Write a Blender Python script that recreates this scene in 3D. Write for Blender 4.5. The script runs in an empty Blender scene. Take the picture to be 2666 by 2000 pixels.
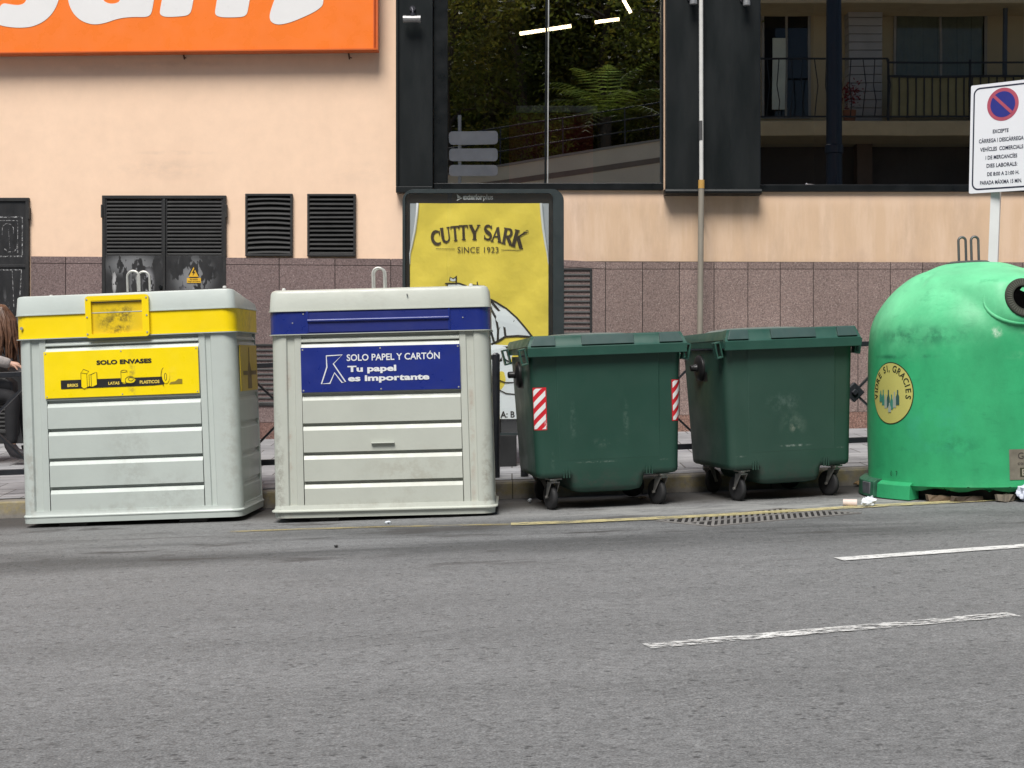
import bpy, math, random
from math import sin, cos, pi, radians, sqrt, atan2
from mathutils import Vector, Matrix, Euler
from mathutils.geometry import tessellate_polygon

S = bpy.context.scene
COL = S.collection
RND = random.Random(7)

# ---------------------------------------------------------------- camera, sky, sun, exposure
H, F = 1.09, 3871.0            # eye height above the road, focal length in photo pixels
cam = bpy.data.cameras.new('camera')
cam.sensor_width = 36.0
cam.lens = 36.0 * F / 2666.0
cam.shift_y = -70.0 / 2666.0
cam.clip_start = 0.05
cam.clip_end = 1000.0
cam_ob = bpy.data.objects.new('camera', cam)
COL.objects.link(cam_ob)
cam_ob.location = (0, 0, H)
cam_ob.rotation_euler = (pi / 2, 0, 0)
S.camera = cam_ob

SUN_ELEV, SUN_AZ = 56.0, 196.0     # azimuth clockwise from +Y; the sun stands behind the camera, high, a little left
world = bpy.data.worlds.new('World')
S.world = world
world.use_nodes = True
wn = world.node_tree
bg = wn.nodes['Background']
skyt = wn.nodes.new('ShaderNodeTexSky')
skyt.sky_type = 'NISHITA'
skyt.sun_disc = False
skyt.sun_elevation = radians(SUN_ELEV)
skyt.sun_rotation = radians(SUN_AZ)
skyt.air_density = 1.0
skyt.dust_density = 1.5
skyt.ozone_density = 1.0
wn.links.new(skyt.outputs[0], bg.inputs['Color'])
bg.inputs['Strength'].default_value = 0.05
sun = bpy.data.lights.new('sun', 'SUN')
sun.energy = 3.0
sun.angle = radians(28)
sun.color = (1.0, 0.965, 0.915)
sun_ob = bpy.data.objects.new('sun', sun)
COL.objects.link(sun_ob)
_a, _e = radians(SUN_AZ), radians(SUN_ELEV)
_d = Vector((sin(_a) * cos(_e), cos(_a) * cos(_e), sin(_e)))
sun_ob.rotation_euler = _d.to_track_quat('Z', 'Y').to_euler()
sun_ob.location = (0, 0, 30)
S.view_settings.view_transform = 'Standard'
S.view_settings.look = 'None'
S.view_settings.exposure = 0.68
S.view_settings.gamma = 1.0
S.view_settings.use_curve_mapping = False
S.cycles.max_bounces = 8
S.cycles.transparent_max_bounces = 16

# ---------------------------------------------------------------- helpers
def P(px, py, Y):
    """photo pixel + distance -> world point"""
    return Vector(((px - 1333.0) / F * Y, Y, H + (930.0 - py) / F * Y))

def G(px, py, lift=0.0):
    """photo pixel -> point on the road (which climbs 3.6 % to the right)"""
    Y = F * (H - lift) / ((py - 930.0) + 0.036 * (px - 1333.0))
    X = (px - 1333.0) / F * Y
    return Vector((X, Y, 0.036 * X + lift))

def road_z(x): return 0.036 * x
DW = 15.5                                   # distance of the building's face
def kerb_y(x): return 11.45 + 0.03 * x
def side_z(x, y):
    t = min(1.0, max(0.0, (y - kerb_y(x)) / (DW - kerb_y(x))))
    return (0.13 + 0.036 * x) * (1 - t) + (0.285 + 0.018 * x) * t

class MB:
    def __init__(s): s.v = []; s.f = []; s.m = []; s.mi = 0; s.xf = None
    def add(s, vs, fs):
        b = len(s.v)
        if s.xf is not None: vs = [s.xf @ Vector(v) for v in vs]
        s.v += [tuple(v) for v in vs]
        s.f += [tuple(i + b for i in f) for f in fs]
        s.m += [s.mi] * len(fs)
        return s
    def box(s, x0, x1, y0, y1, z0, z1):
        vs = [(x, y, z) for z in (z0, z1) for y in (y0, y1) for x in (x0, x1)]
        return s.add(vs, [(0, 2, 3, 1), (4, 5, 7, 6), (0, 1, 5, 4), (2, 6, 7, 3), (0, 4, 6, 2), (1, 3, 7, 5)])
    def hexa(s, f4, b4):
        """front quad (bl, br, tr, tl) and back quad"""
        return s.add(list(f4) + list(b4), [(0, 1, 2, 3), (5, 4, 7, 6), (4, 0, 3, 7), (1, 5, 6, 2), (3, 2, 6, 7), (4, 5, 1, 0)])
    def bar(s, a, b, w, h, up=(0, 0, 1)):
        a, b = Vector(a), Vector(b); d = (b - a).normalized(); up = Vector(up)
        r = d.cross(up)
        if r.length < 1e-4: r = d.cross(Vector((0, 1, 0)))
        r.normalize(); u = r.cross(d).normalized()
        q = lambda c: [c - r * w / 2 - u * h / 2, c + r * w / 2 - u * h / 2, c + r * w / 2 + u * h / 2, c - r * w / 2 + u * h / 2]
        return s.hexa(q(a), q(b))
    def poly(s, pts, f0, f1=None):
        """2-D outline(s) -> flat sheet f0(u,v), or a solid between f0 and f1; pts may be a list of loops (outer, holes...)"""
        loops = pts if isinstance(pts[0][0], (tuple, list)) else [pts]
        tri = tessellate_polygon([[Vector((p[0], p[1], 0)) for p in L] for L in loops])
        flat = [p for L in loops for p in L]; n = len(flat)
        vs = [f0(*p) for p in flat]; fs = []
        for t in tri:
            a, b, c = [flat[i] for i in t]
            ccw = (b[0] - a[0]) * (c[1] - a[1]) - (b[1] - a[1]) * (c[0] - a[0]) > 0
            fs.append(tuple(t) if ccw else tuple(reversed(t)))
        if f1:
            vs += [f1(*p) for p in flat]
            fs += [tuple(i + n for i in reversed(t)) for t in list(fs)]
            o = 0
            for L in loops:
                k = len(L)
                for i in range(k):
                    a, b = o + i, o + (i + 1) % k
                    fs.append((b, a, a + n, b + n))
                o += k
        return s.add(vs, fs)
    def tube(s, pts, r, seg=8, closed=False):
        pts = [Vector(p) for p in pts]; n = len(pts)
        rs = r if isinstance(r, (list, tuple)) else [r] * n
        rings = []; ref = None
        for i, p in enumerate(pts):
            d = (pts[min(i + 1, n - 1)] - pts[max(i - 1, 0)]).normalized()
            if ref is None:
                ref = Vector((0, 0, 1)) if abs(d.z) < .9 else Vector((0, 1, 0))
            a = (ref - d * ref.dot(d)).normalized(); ref = a
            b = d.cross(a)
            rings.append([p + (a * cos(2 * pi * k / seg) + b * sin(2 * pi * k / seg)) * rs[i] for k in range(seg)])
        return s.loft(rings)
    def loft(s, rings, cap0=True, cap1=True):
        n = len(rings[0]); vs = [v for r in rings for v in r]; fs = []
        for j in range(len(rings) - 1):
            for k in range(n):
                a, b = j * n + k, j * n + (k + 1) % n
                fs.append((a, b, b + n, a + n))
        if cap0: fs.append(tuple(reversed(range(n))))
        if cap1: fs.append(tuple(range((len(rings) - 1) * n, len(rings) * n)))
        return s.add(vs, fs)
    def cyl(s, a, b, r, seg=20, r2=None):
        return s.tube([a, b], [r, r if r2 is None else r2], seg)
    def lathe(s, prof, seg=32, c=(0, 0, 0), axis='z'):
        rings = []
        for r, z in prof:
            ring = []
            for k in range(seg):
                t = 2 * pi * k / seg
                p = (r * cos(t), r * sin(t), z)
                if axis == 'x': p = (z, r * cos(t), r * sin(t))
                if axis == 'y': p = (r * cos(t), -z, r * sin(t))
                ring.append(Vector(c) + Vector(p))
            rings.append(ring)
        return s.loft(rings)
    def line(s, pts, w, f, closed=False):
        """2-D polyline of width w laid through f(u, v)"""
        n = len(pts); L = []; R = []
        for i, p in enumerate(pts):
            a = pts[i - 1] if (i > 0 or closed) else p
            b = pts[(i + 1) % n] if (i < n - 1 or closed) else p
            d = Vector((b[0] - a[0], b[1] - a[1])); d.normalize(); nn = Vector((-d.y, d.x)) * (w[i] if isinstance(w, list) else w) / 2
            L.append((p[0] + nn.x, p[1] + nn.y)); R.append((p[0] - nn.x, p[1] - nn.y))
        vs = [f(*q) for q in L] + [f(*q) for q in R]
        fs = [(i + n, (i + 1) % n + n, (i + 1) % n, i) for i in range(n if closed else n - 1)]
        return s.add(vs, fs)
    def build(s, name, mats, parent=None, world=False, bevel=0, smooth=35, seg=2, label=None, kind=None):
        me = bpy.data.meshes.new(name)
        vs = s.v
        root = parent
        while root is not None and root.parent is not None: root = root.parent
        if world and root is not None:
            M = root.matrix_basis.inverted()
            vs = [tuple(M @ Vector(v)) for v in vs]
        me.from_pydata(vs, [], s.f); me.update()
        mats = mats if isinstance(mats, (list, tuple)) else [mats]
        for m in mats: me.materials.append(m)
        if len(mats) > 1: me.polygons.foreach_set('material_index', s.m)
        if smooth:
            me.polygons.foreach_set('use_smooth', [True] * len(me.polygons))
            me.set_sharp_from_angle(angle=radians(smooth))
        o = bpy.data.objects.new(name, me); COL.objects.link(o)
        if parent is not None: o.parent = parent
        if bevel:
            b = o.modifiers.new('bevel', 'BEVEL'); b.width = bevel; b.segments = seg; b.limit_method = 'ANGLE'; b.angle_limit = radians(40)
            b.harden_normals = True
        if label: o['label'] = label
        if kind: o['kind'] = kind
        return o

def tag(o, label, cat, group=None):
    o['label'] = label; o['category'] = cat
    if group: o['group'] = group
    return o
def thing(name, loc, label, cat, group=None, rot=(0, 0, 0)):
    o = bpy.data.objects.new(name, None); COL.objects.link(o)
    o.empty_display_size = .1
    o.location = loc; o.rotation_euler = rot
    o.matrix_basis = Matrix.Translation(Vector(loc)) @ Euler(rot).to_matrix().to_4x4()
    return tag(o, label, cat, group)
def copy_tree(o, parent=None):
    c = o.copy(); COL.objects.link(c)
    if parent is not None: c.parent = parent
    for ch in list(o.children): copy_tree(ch, c)
    return c

def text(body, size, bold=0.0, xs=1.0, shear=0.0, align='CENTER', space=1.0, res=3):
    """2-D triangles of a line of text: (verts2d, faces); baseline at 0"""
    cu = bpy.data.curves.new('t', 'FONT'); cu.body = body; cu.size = 1.0; cu.align_x = align
    cu.offset = bold; cu.shear = shear; cu.space_character = space; cu.resolution_u = res; cu.fill_mode = 'FRONT'
    ob = bpy.data.objects.new('t', cu); COL.objects.link(ob)
    me = ob.to_mesh()
    vs = [(v.co.x * size * xs, v.co.y * size) for v in me.vertices]
    fs = [tuple(p.vertices) for p in me.polygons]
    ob.to_mesh_clear(); bpy.data.objects.remove(ob); bpy.data.curves.remove(cu)
    return vs, fs
def put_text(mb, f, *a, **k):
    vs, fs = text(*a, **k)
    mb.add([f(*v) for v in vs], fs)
def fit_text(mb, f, body, x0, x1, z0, z1, bold=0.0, shear=0.0, space=1.0):
    """text stretched to fill the box x0..x1, z0..z1 through f(u, v)"""
    vs, fs = text(body, 1.0, bold=bold, shear=shear, space=space)
    ax, bx = min(v[0] for v in vs), max(v[0] for v in vs); az, bz = min(v[1] for v in vs), max(v[1] for v in vs)
    mb.add([f(x0 + (v[0] - ax) / (bx - ax) * (x1 - x0), z0 + (v[1] - az) / (bz - az) * (z1 - z0)) for v in vs], fs)

def rr(hw, hd, r, seg=5, cx=0.0, cy=0.0):
    """rounded rectangle outline, counter-clockwise, front edge (y = -hd) first"""
    out = []
    for (sx, sy, a0) in ((1, -1, -90), (1, 1, 0), (-1, 1, 90), (-1, -1, 180)):
        for k in range(seg + 1):
            a = radians(a0 + 90.0 * k / seg)
            out.append((cx + sx * (hw - r) + r * cos(a), cy + sy * (hd - r) + r * sin(a)))
    return out
def ring(o, z): return [Vector((p[0], p[1], z)) for p in o]

# ---------------------------------------------------------------- procedural materials
class NT:
    def __init__(s, name):
        s.mat = bpy.data.materials.new(name); s.mat.use_nodes = True
        s.t = s.mat.node_tree; s.n = s.t.nodes; s.l = s.t.links
        s.b = s.n['Principled BSDF']; s.out = s.n['Material Output']
        s.co = s.n.new('ShaderNodeTexCoord').outputs['Object']
    def set(s, inp, v):
        if hasattr(v, 'is_output') or isinstance(v, bpy.types.NodeSocket): s.l.new(v, inp)
        else: inp.default_value = v
    def scale(s, v3, src=None):
        m = s.n.new('ShaderNodeMapping'); s.l.new(src or s.co, m.inputs['Vector']); m.inputs['Scale'].default_value = v3; return m.outputs[0]
    def noise(s, sc, det=5, rough=.55, vec=None, dist=0):
        t = s.n.new('ShaderNodeTexNoise'); s.l.new(vec or s.co, t.inputs['Vector'])
        t.inputs['Scale'].default_value = sc; t.inputs['Detail'].default_value = det; t.inputs['Roughness'].default_value = rough; t.inputs['Distortion'].default_value = dist
        return t.outputs['Fac']
    def voro(s, sc, vec=None, feat='F1', out='Distance'):
        t = s.n.new('ShaderNodeTexVoronoi'); t.feature = feat; s.l.new(vec or s.co, t.inputs['Vector']); t.inputs['Scale'].default_value = sc
        return t.outputs[out]
    def rng(s, v, a, b, c=0., d=1., smooth=False):
        m = s.n.new('ShaderNodeMapRange'); s.set(m.inputs['Value'], v)
        if smooth: m.interpolation_type = 'SMOOTHSTEP'
        for k, x in zip(('From Min', 'From Max', 'To Min', 'To Max'), (a, b, c, d)): m.inputs[k].default_value = x
        return m.outputs[0]
    def math(s, op, a, b=0.0):
        m = s.n.new('ShaderNodeMath'); m.operation = op; s.set(m.inputs[0], a); s.set(m.inputs[1], b); return m.outputs[0]
    def mix(s, fac, a, b, mode='MIX'):
        m = s.n.new('ShaderNodeMix'); m.data_type = 'RGBA'; m.blend_type = mode
        s.set(m.inputs[0], fac)
        for i, v in ((6, a), (7, b)):
            s.set(m.inputs[i], v if not isinstance(v, (tuple, list)) else (v[0], v[1], v[2], 1))
        return m.outputs[2]
    def mul(s, col, f):
        """colour * scalar"""
        m = s.n.new('ShaderNodeVectorMath'); m.operation = 'SCALE'
        s.set(m.inputs[0], col if not isinstance(col, (tuple, list)) else col[:3]); s.set(m.inputs['Scale'], f); return m.outputs[0]
    def sep(s, vec=None):
        m = s.n.new('ShaderNodeSeparateXYZ'); s.l.new(vec or s.co, m.inputs[0]); return m.outputs
    def spot(s, c, r, soft=.2):
        a = s.n.new('ShaderNodeVectorMath'); a.operation = 'SUBTRACT'; s.l.new(s.co, a.inputs[0]); a.inputs[1].default_value = c
        b = s.n.new('ShaderNodeVectorMath'); b.operation = 'MULTIPLY'; s.l.new(a.outputs[0], b.inputs[0]); b.inputs[1].default_value = [1.0 / x for x in r]
        d = s.n.new('ShaderNodeVectorMath'); d.operation = 'LENGTH'; s.l.new(b.outputs[0], d.inputs[0])
        return s.rng(d.outputs['Value'], 1.0, soft, 0., 1., True)
    def bump(s, h, strength=.3, dist=.01):
        b = s.n.new('ShaderNodeBump'); s.set(b.inputs['Height'], h); b.inputs['Strength'].default_value = strength; b.inputs['Distance'].default_value = dist
        s.l.new(b.outputs[0], s.b.inputs['Normal'])
    def done(s, col=None, rough=.5, metal=0., spec=.5):
        if col is not None: s.set(s.b.inputs['Base Color'], col if not isinstance(col, (tuple, list)) else (col[0], col[1], col[2], 1))
        s.set(s.b.inputs['Roughness'], rough); s.b.inputs['Metallic'].default_value = metal
        s.b.inputs['Specular IOR Level'].default_value = spec
        return s.mat

def M(name, col, rough=.5, metal=0., var=.12, vs=3., stretch=(1, 1, 1), bump=0., bs=60., bd=.004, spots=(), spec=.5, fine=0., fs=150.):
    """paint, plastic, metal: uneven colour, worn patches (centre, radius, colour, strength, noise scale), uneven gloss, fine relief"""
    t = NT(name)
    vec = t.scale(stretch)
    n1 = t.noise(vs, 6, .6, vec)
    c = t.mul(col, t.rng(n1, .25, .75, 1 - var, 1 + var))
    if fine: c = t.mul(c, t.rng(t.noise(fs, 3, .6), .3, .7, 1 - fine, 1 + fine))
    for (ce, ra, sc, st, ns) in spots:
        m = t.math('MULTIPLY', t.spot(ce, ra), t.rng(t.noise(ns, 7, .75) if ns > 0 else t.noise(-ns * 1.3, 3.5, .6, t.scale((1, 1, .45))), .46 if ns > 0 else .5, .60 if ns > 0 else .525))
        c = t.mix(t.math('MULTIPLY', m, st), c, sc)
    r = t.rng(t.noise(vs * 2.3, 5, .6, vec), .3, .7, max(.02, rough - .1), min(1, rough + .1))
    if bump: t.bump(t.noise(bs, 4, .6), bump, bd)
    return t.done(c, r, metal, spec)

def worn(name, col, cover=.5, sc=30., stretch=(1, 1, 1), rough=.7, soft=.08, var=.15):
    """thin worn paint: bare where the noise is low"""
    t = NT(name)
    n = t.noise(sc, 8, .75, t.scale(stretch))
    c = t.mul(col, t.rng(t.noise(4, 4), .3, .7, 1 - var, 1 + var))
    t.done(c, rough)
    t.set(t.b.inputs['Alpha'], t.rng(n, 1 - cover - soft, 1 - cover + soft))
    return t.mat

def emit(name, col, st):
    t = NT(name); t.done((0.8, .8, .8), .4)
    t.b.inputs['Emission Color'].default_value = (*col, 1); t.b.inputs['Emission Strength'].default_value = st
    return t.mat

def glass(name, refl=.25, tint=(.8, .85, .82), wave=0.0):
    t = NT(name)
    tr = t.n.new('ShaderNodeBsdfTransparent'); tr.inputs[0].default_value = (*tint, 1)
    gl = t.n.new('ShaderNodeBsdfGlossy'); gl.inputs['Roughness'].default_value = .0; gl.inputs['Color'].default_value = (.95, .97, 1, 1)
    if wave:
        b = t.n.new('ShaderNodeBump'); b.inputs['Strength'].default_value = 1.0; b.inputs['Distance'].default_value = wave
        t.l.new(t.noise(.8, 1), b.inputs['Height']); t.l.new(b.outputs[0], gl.inputs['Normal'])
    lw = t.n.new('ShaderNodeFresnel'); lw.inputs['IOR'].default_value = 1.5
    fac = t.math('MAXIMUM', t.math('MULTIPLY', lw.outputs[0], 1.0), refl)
    mx = t.n.new('ShaderNodeMixShader'); t.l.new(fac, mx.inputs[0]); t.l.new(tr.outputs[0], mx.inputs[1]); t.l.new(gl.outputs[0], mx.inputs[2])
    t.l.new(mx.outputs[0], t.out.inputs['Surface'])
    return t.mat

def mat_asphalt():
    t = NT('asphalt')
    a = t.noise(130, 4, .7); b = t.noise(34, 5, .6, t.scale((.7, 1, 1))); big = t.noise(.5, 5, .6, t.scale((.5, 1, 1)))
    st = t.noise(1.6, 6, .65, t.scale((.16, 1, 1)))
    c = t.mix(big, (.158, .161, .162), (.200, .202, .201))
    c = t.mul(c, t.rng(a, .35, .65, .60, 1.40))
    c = t.mul(c, t.rng(b, .35, .65, .84, 1.15))
    c = t.mul(c, t.rng(st, .35, .7, 1.08, .86))
    # pits and pale grit
    v = t.voro(27, t.scale((.8, 1, 1))); v3 = t.voro(46, t.scale((.7, 1, 1)))
    c = t.mix(t.math('MULTIPLY', t.rng(v, .34, .12), t.rng(t.noise(11, 3), .50, .58, 0, .75)), c, (.04, .04, .04))
    c = t.mix(t.math('MULTIPLY', t.rng(v3, .36, .14), t.rng(t.noise(17, 3), .46, .56, 0, .6)), c, (.05, .05, .05))
    v2 = t.voro(52, t.scale((.7, 1, 1)))
    c = t.mix(t.math('MULTIPLY', t.rng(v2, .22, .08), t.rng(t.noise(9, 3), .54, .64, 0, .7)), c, (.42, .4, .38))
    # darker driven and oily strip in front of the containers, small oil stains
    y = t.sep()[1]
    strip = t.math('MULTIPLY', t.rng(y, 7.7, 8.7, 0, 1, True), t.rng(y, 10.2, 9.5, 0, 1, True))
    strip = t.math('MULTIPLY', strip, t.rng(t.noise(1.1, 6, .65, t.scale((.22, 1, 1)), .3), .42, .58))
    c = t.mul(c, t.rng(strip, 0, 1, 1, .52))
    oil = t.rng(t.noise(2.2, 6, .6, t.scale((.35, 1, 1)), .5), 0.57, .63)
    oil = t.math('MULTIPLY', oil, t.rng(y, 7.0, 8.4, 0, 1, True))
    c = t.mix(t.math('MULTIPLY', oil, .7), c, (.05, .045, .043))
    # dusty spill under the containers, gutter dirt plus under-bin shade put in the colour
    dust = t.math('MULTIPLY', t.spot((1.9, 10.2, .07), (2.5, .45, 1), .4), t.rng(t.noise(6, 8, .75, t.scale((.35, 1, 1))), .42, .58))
    x = t.sep()[0]
    gut = t.rng(t.math('SUBTRACT', y, t.math('MULTIPLY', x, .03)), 10.35, 10.95, 0, 1, True)
    c = t.mix(t.math('MULTIPLY', gut, .85), c, (.04, .037, .034))
    c = t.mix(t.math('MULTIPLY', dust, .85), c, (.31, .31, .30))
    wt = t.rng(t.noise(3.5, 6, .7, t.scale((.3, 1, 1))), .7, .76)
    c = t.mix(t.math('MULTIPLY', wt, t.rng(y, 6.5, 9, 0, .35)), c, (.35, .34, .33))
    t.bump(t.math('ADD', t.math('MULTIPLY', a, .6), b), .4, .004)
    return t.done(c, t.rng(b, .3, .7, .75, .95), 0, .35)

def mat_plaster():
    t = NT('peach_plaster')
    xyz = t.sep(); x, z = xyz[0], xyz[2]
    n = t.noise(.7, 5, .6)
    c = t.mix(n, (.86, .615, .44), (.88, .65, .48))
    c = t.mul(c, t.rng(t.noise(7, 6, .65), .3, .7, .965, 1.03))
    c = t.mul(c, t.rng(t.noise(1.6, 6, .7, t.scale((1, 1, .35))), .35, .7, 1.015, .955))
    # weathered, pinker strip below the shop windows, with run-off streaks
    low = t.math('MULTIPLY', t.rng(x, -1.4, -.6, 0, 1, True), t.rng(z, 2.9, 2.6, 0, 1, True))
    c = t.mix(low, c, (.63, .45, .325))
    run = t.noise(5, 6, .65, t.scale((1, 1, .12)))
    c = t.mix(t.math('MULTIPLY', low, t.rng(run, .45, .60, 0, .6)), c, (.80, .62, .50))
    c = t.mix(t.math('MULTIPLY', low, t.rng(t.noise(3, 7, .7, t.scale((1, 1, .3))), .48, .64, 0, .65)), c, (.46, .335, .26))
    c = t.mix(t.math('MULTIPLY', t.rng(x, .3, 1.0, 0, 1, True), t.math('MULTIPLY', low, .45)), c, (.62, .44, .27))
    # grey scuffs on the upper wall
    for (ce, ra, st) in (((-3.65, 0, 3.05), (.8, 1, .16), .35), ((-3.5, 0, 3.22), (.5, 1, .035), .5), ((-4.3, 0, 4.1), (1.2, 1, .12), .25), ((-1.6, 0, 3.0), (.5, 1, .2), .2), ((-3.4, 0, 4.15), (1.0, 1, .05), .35)):
        m = t.math('MULTIPLY', t.spot(ce, ra, .1), t.rng(t.noise(6, 7, .7, t.scale((.5, 1, 1))), .4, .62))
        c = t.mix(t.math('MULTIPLY', m, st), c, (.5, .38, .3))
    # grime where the wall meets the plinth
    g = t.math('MULTIPLY', t.rng(z, 2.35, 2.1, 0, 1, True), t.rng(t.noise(4, 7, .7), .45, .7, 0, .35))
    c = t.mix(g, c, (.5, .35, .27))
    t.bump(t.math('ADD', t.noise(120, 4, .6), t.math('MULTIPLY', t.noise(3, 3), 1.5)), .3, .003)
    return t.done(c, .9, 0, .2)

def mat_granite(name='pink_granite', base=(.205, .148, .14), dark=(.105, .075, .072), lite=(.30, .24, .23)):
    t = NT(name)
    g = t.n.new('ShaderNodeNewGeometry')
    a = t.noise(60, 4, .7); v = t.voro(60, None, 'F1', 'Color')
    c = t.mix(t.rng(a, .42, .62), base, dark)
    c = t.mix(t.rng(t.noise(75, 3, .6), .58, .68), c, lite)
    c = t.mul(c, t.rng(g.outputs['Random Per Island'], 0, 1, .9, 1.1))
    c = t.mul(c, t.rng(t.noise(1.2, 5), .3, .7, .9, 1.1))
    x = t.sep()[0]
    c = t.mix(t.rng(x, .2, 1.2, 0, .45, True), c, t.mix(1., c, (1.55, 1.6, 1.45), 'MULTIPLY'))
    return t.done(c, t.rng(a, .3, .7, .35, .6), 0, .4)

def mat_pavers():
    t = NT('paving')
    b = t.n.new('ShaderNodeTexBrick'); t.l.new(t.co, b.inputs['Vector'])
    b.inputs['Scale'].default_value = 1.0; b.inputs['Brick Width'].default_value = .4; b.inputs['Row Height'].default_value = .4; b.offset = .5
    b.inputs['Mortar Size'].default_value = .006
    b.inputs['Color1'].default_value = (.26, .26, .27, 1); b.inputs['Color2'].default_value = (.32, .32, .325, 1); b.inputs['Mortar'].default_value = (.1, .095, .09, 1)
    c = t.mul(b.outputs['Color'], t.rng(t.noise(12, 6, .7, t.scale((.25, 1, 1))), .3, .7, .72, 1.2))
    c = t.mul(c, t.rng(t.noise(2, 5), .3, .7, .8, 1.15))
    t.bump(b.outputs['Fac'], -.4, .004)
    return t.done(c, .85, 0, .3)

def mat_kerb():
    t = NT('kerb_stone')
    xyz = t.sep(); x = xyz[0]
    c = t.mix(t.noise(18, 5, .7), (.2, .185, .165), (.33, .31, .28))
    zl = t.math('SUBTRACT', xyz[2], t.math('MULTIPLY', x, .036))
    paint = t.math('MULTIPLY', t.rng(zl, .02, .045), t.rng(t.noise(7, 8, .75), .4, .55))
    paint = t.math('MULTIPLY', paint, t.rng(zl, .134, .122))
    c = t.mix(t.math('MULTIPLY', paint, .55), c, (.36, .29, .11))
    c = t.mul(c, t.rng(t.noise(2.2, 7, .7),   .3, .7, .4, 1.0))
    br = t.n.new('ShaderNodeMath'); br.operation = 'FRACT'; t.l.new(x, br.inputs[0])
    c = t.mix(t.rng(br.outputs[0], .012, .004), c, (.04, .035, .03))
    t.bump(t.noise(40, 5, .7), .5, .006)
    return t.done(c, .9, 0, .25)

def mat_leaf(name, col, var=.5):
    t = NT(name)
    g = t.n.new('ShaderNodeNewGeometry')
    c = t.mul(col, t.rng(g.outputs['Random Per Island'], 0, 1, 1 - var, 1 + var))
    c = t.mix(t.rng(t.noise(.7, 3), .35, .7), c, t.mix(1., c, (1.6, 1.25, .5), 'MULTIPLY'))
    t.done(c, .35, 0, .5)
    tr = t.n.new('ShaderNodeBsdfTranslucent'); t.set(tr.inputs[0], t.mul(c, 2.0))
    mx = t.n.new('ShaderNodeMixShader'); mx.inputs[0].default_value = .6
    t.l.new(t.b.outputs[0], mx.inputs[1]); t.l.new(tr.outputs[0], mx.inputs[2]); t.l.new(mx.outputs[0], t.out.inputs['Surface'])
    return t.mat

# ---------------------------------------------------------------- setting: road, kerb, pavement
A = mat_asphalt()
m = MB()
xs = [-200, -60, -12, -6, 0, 6, 12, 60, 200]
ys = [-200, -20, -7.0, 0, 6, 9, 12, 60, 200]
m.add([(x, y, road_z(x)) for y in ys for x in xs], [(j * 9 + i, j * 9 + i + 1, j * 9 + i + 10, j * 9 + i + 9) for j in range(8) for i in range(8)])
m.build('road', A, kind='structure')

m = MB()
sec = lambda x, dz: [Vector((x, kerb_y(x) - .012, road_z(x) - .05)), Vector((x, kerb_y(x), road_z(x) + .115)), Vector((x, kerb_y(x) + .015, road_z(x) + .13)), Vector((x, kerb_y(x) + .16, road_z(x) + .132)), Vector((x, kerb_y(x) + .16, road_z(x) - .05))]
m.loft([list(reversed(sec(x, 0))) for x in (-16, -8, 0, 8, 16)])
m.build('kerb', mat_kerb(), kind='structure')

m = MB(); nx, ny = 32, 10
g = []
for j in range(ny + 1):
    for i in range(nx + 1):
        x = -16 + 32 * i / nx; y0 = kerb_y(x) + .155; y = y0 + (DW - .02 - y0) * j / ny
        g.append((x, y, side_z(x, y)))
m.add(g, [(j * (nx + 1) + i, j * (nx + 1) + i + 1, (j + 1) * (nx + 1) + i + 1, (j + 1) * (nx + 1) + i) for j in range(ny) for i in range(nx)])
m.build('pavement', mat_pavers(), kind='structure')

# painted lines: worn thermoplastic laid 5 mm above the asphalt
def ground_line(name, pix, w, mat, lift=.005, world_pts=None):
    pts = world_pts or [tuple(G(*p))[:2] for p in pix]
    fine = []
    for a, b in zip(pts[:-1], pts[1:]):
        for k in range(6): fine.append((a[0] + (b[0] - a[0]) * k / 6, a[1] + (b[1] - a[1]) * k / 6))
    fine.append(pts[-1])
    q = MB(); q.line(fine, w, lambda u, v: (u, v, road_z(u) + lift))
    return q.build(name, mat, kind='structure', smooth=0)
white = worn('worn_white_paint', (.66, .66, .64), .50, 40, (.5, 1.2, 1), soft=.05)
white2 = worn('white_paint', (.7, .7, .68), .58, 36, (.45, 1, 1), soft=.06)
yellow = worn('worn_yellow_paint', (.52, .45, .23), .54, 18, (.5, 1.4, 1), soft=.10)
ground_line('white_line', [(2184, 1458), (2400, 1442), (2790, 1414)], .115, white2)
ground_line('white_line', [(1683, 1685), (2160, 1643), (2640, 1602)], .098, white)
ground_line('yellow_line', [(1330, 1367), (1500, 1361), (1700, 1352), (1850, 1345), (2000, 1336), (2300, 1318), (2666, 1299), (3000, 1283)], .15, yellow, .0075)
ground_line('yellow_line', [(600, 1386), (800, 1379), (1000, 1373), (1200, 1369), (1327, 1367.2)], .075, worn('faded_yellow_paint', (.45, .36, .13), .46, 12, (.3, 1.6, 1), soft=.12))

# ---------------------------------------------------------------- the building
PL = mat_plaster()
GR = mat_granite()
GRB = mat_granite('brown_granite', (.2, .115, .095), (.08, .045, .04), (.3, .2, .17))
DARK = M('black_green_metal', (.0075, .0098, .0105), .42, spec=.3, var=.22, vs=2.0, stretch=(1, 1, .25), bump=.12, bs=200, bd=.001)
DARKF = M('black_frame', (.006, .0075, .0085), .35, var=.15, spec=.3)
VENT = M('dark_louvre_paint', (.027, .027, .027), .5, var=.3, vs=6, spec=.35)
VOID = M('vent_void', (.003, .003, .003), .95, spec=.05)

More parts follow.
